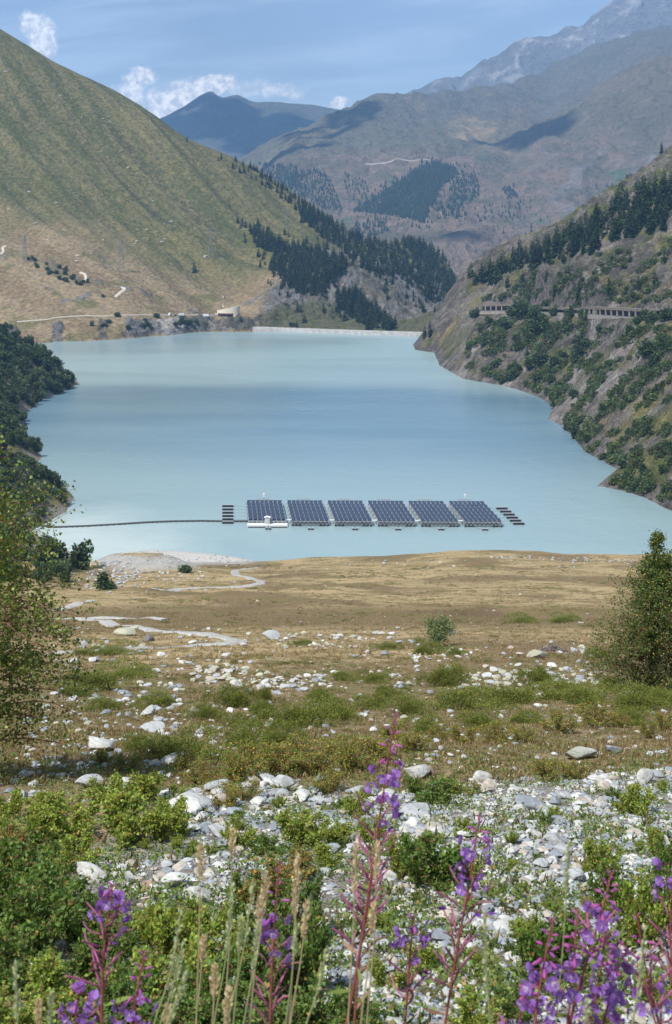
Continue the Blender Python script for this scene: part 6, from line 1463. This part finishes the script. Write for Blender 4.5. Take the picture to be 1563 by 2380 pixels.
for i, (tp, bs, d, hd, kd, bn) in enumerate([((467, 1962), (456, 2390), 2.6, 90, 'tan', 2), ((541, 1930), (520, 2390), 2.9, 70, 'tan', 6), ((620, 2030), (560, 2390), 2.6, 100, 'tan', 12), ((692, 1992), (668, 2390), 2.7, 90, 'tan', 6), ((716, 2092), (670, 2390), 2.6, 95, 'tan', 6), ((605, 2090), (578, 2390), 2.7, 80, 'tan', 4), ((878, 1960), (850, 2390), 2.7, 85, 'tan', 8), ((828, 1965), (808, 2390), 2.8, 110, 'tan', 3), ((870, 2105), (835, 2390), 2.5, 70, 'tan', 4), ((500, 2248), (492, 2400), 2.4, 70, 'tan', 2), ((532, 2300), (526, 2410), 2.4, 80, 'tan', 0), ((390, 2340), (386, 2420), 2.4, 60, 'tan', 0), ((688, 2060), (672, 2390), 2.9, 70, 'tan', 3), ((475, 2180), (452, 2400), 2.7, 60, 'tan', 2), ((90, 2330), (92, 2420), 2.5, 60, 'tan', 0),
                                             ((422, 2120), (345, 2400), 2.4, 150, 'green', 16), ((425, 2195), (360, 2400), 2.4, 130, 'green', 10), ((540, 2060), (490, 2400), 2.6, 150, 'green', 12), ((590, 2050), (520, 2400), 2.6, 150, 'green', 10), ((432, 2270), (370, 2400), 2.3, 110, 'green', 8), ((760, 2206), (700, 2400), 2.5, 140, 'green', 10), ((38, 2240), (44, 2400), 2.5, 130, 'green', -2), ((1322, 1955), (1290, 2390), 2.7, 130, 'green', 6), ((1128, 2120), (1142, 2390), 2.5, 210, 'green', -4), ((1500, 2155), (1464, 2400), 2.5, 180, 'green', 6), ((1366, 2330), (1362, 2420), 2.3, 90, 'green', 0), ((600, 2150), (560, 2400), 2.5, 110, 'green', 6), ((120, 2310), (110, 2420), 2.4, 80, 'green', 2), ((560, 2130), (540, 2400), 2.6, 90, 'green', 4), ((690, 2150), (660, 2400), 2.6, 80, 'green', 4)]):
    grass_stalk(tp, bs, d, hd, kd, GT if kd == 'tan' else GG, 40 + i, bn)
print('flowers', time.time() - T0)

# ------------------------------------------------------------------ clouds drifting above the mountains (their shade falls on the slopes)
M_cloud = plain('cloud', (.85, .86, .88), 1.0, 0, .02, .002, 0, 0.0)
def cloud(targets, alt, label, seed):
    r = np.random.default_rng(seed); V_, F_ = [], []; off = 0; cs = []
    for (x, y, d, wx, wy) in targets:
        T = P(x, y, d); k = (alt - T[2]) / SUN.z; c0 = T + np.array(SUN) * k; cs.append(c0)
        for j in range(34):
            a = r.uniform(0, 6.283); q = r.uniform(0, 1) ** .6; rad = r.uniform(.10, .24) * min(wx, wy) * (1.15 - .6 * q)
            c = c0 + [math.cos(a) * q * wx * .5, math.sin(a) * q * wy * .5, r.uniform(0, .25) * rad]
            v = ICO2[0] * (1 + .18 * r.normal(size=(len(ICO2[0]), 1))) * [rad, rad, rad * .55]; v[:, 2] = np.maximum(v[:, 2], -.18 * rad); V_.append(v + c); F_.append(ICO2[1] + off); off += len(v)
    ob = obj('cloud', mesh_np('cloud', np.concatenate(V_) - cs[0], np.concatenate(F_), M_cloud, True)); ob.location = cs[0]; tagged(ob, label, 'cloud')
cloud([(470, 290, 8500, 1100, 900), (600, 300, 8300, 1100, 900), (720, 290, 8000, 900, 800), (560, 360, 7400, 1000, 800)], 6000, 'wide cloud whose shade covers the distant blue peak', 1)
cloud([(760, 310, 5250, 420, 380), (830, 270, 5500, 300, 300), (690, 350, 4900, 420, 300), (620, 400, 4700, 420, 300)], 6000, 'cloud shading the green flank before the distant peak', 2)
cloud([(1200, 335, 4850, 320, 300), (1270, 325, 4850, 300, 330), (1230, 345, 4700, 260, 200)], 6000, 'small cloud shading a dark patch high on the far mountain', 3)
cloud([(1075, 545, 3350, 150, 130)], 6000, 'small cloud shading the foot of the far mountain', 4)

# ------------------------------------------------------------------ haze: even thin air over the whole valley
hz, t = new_mat('haze'); vol = t.n('ShaderNodeVolumePrincipled', {'Color': (.29, .56, 1.0, 1), 'Density': 8.6e-5, 'Anisotropy': 0.0})
t.n('ShaderNodeOutputMaterial', {'Volume': vol.outputs[0]})
hb = MB().box((0, 4800, 1000), (9000, 10800, 2260)); ho = hb.build('haze', hz); ho['kind'] = 'stuff'; ho['label'] = 'thin bluish air haze filling the valley'; ho['category'] = 'haze'
print('done', time.time() - T0)
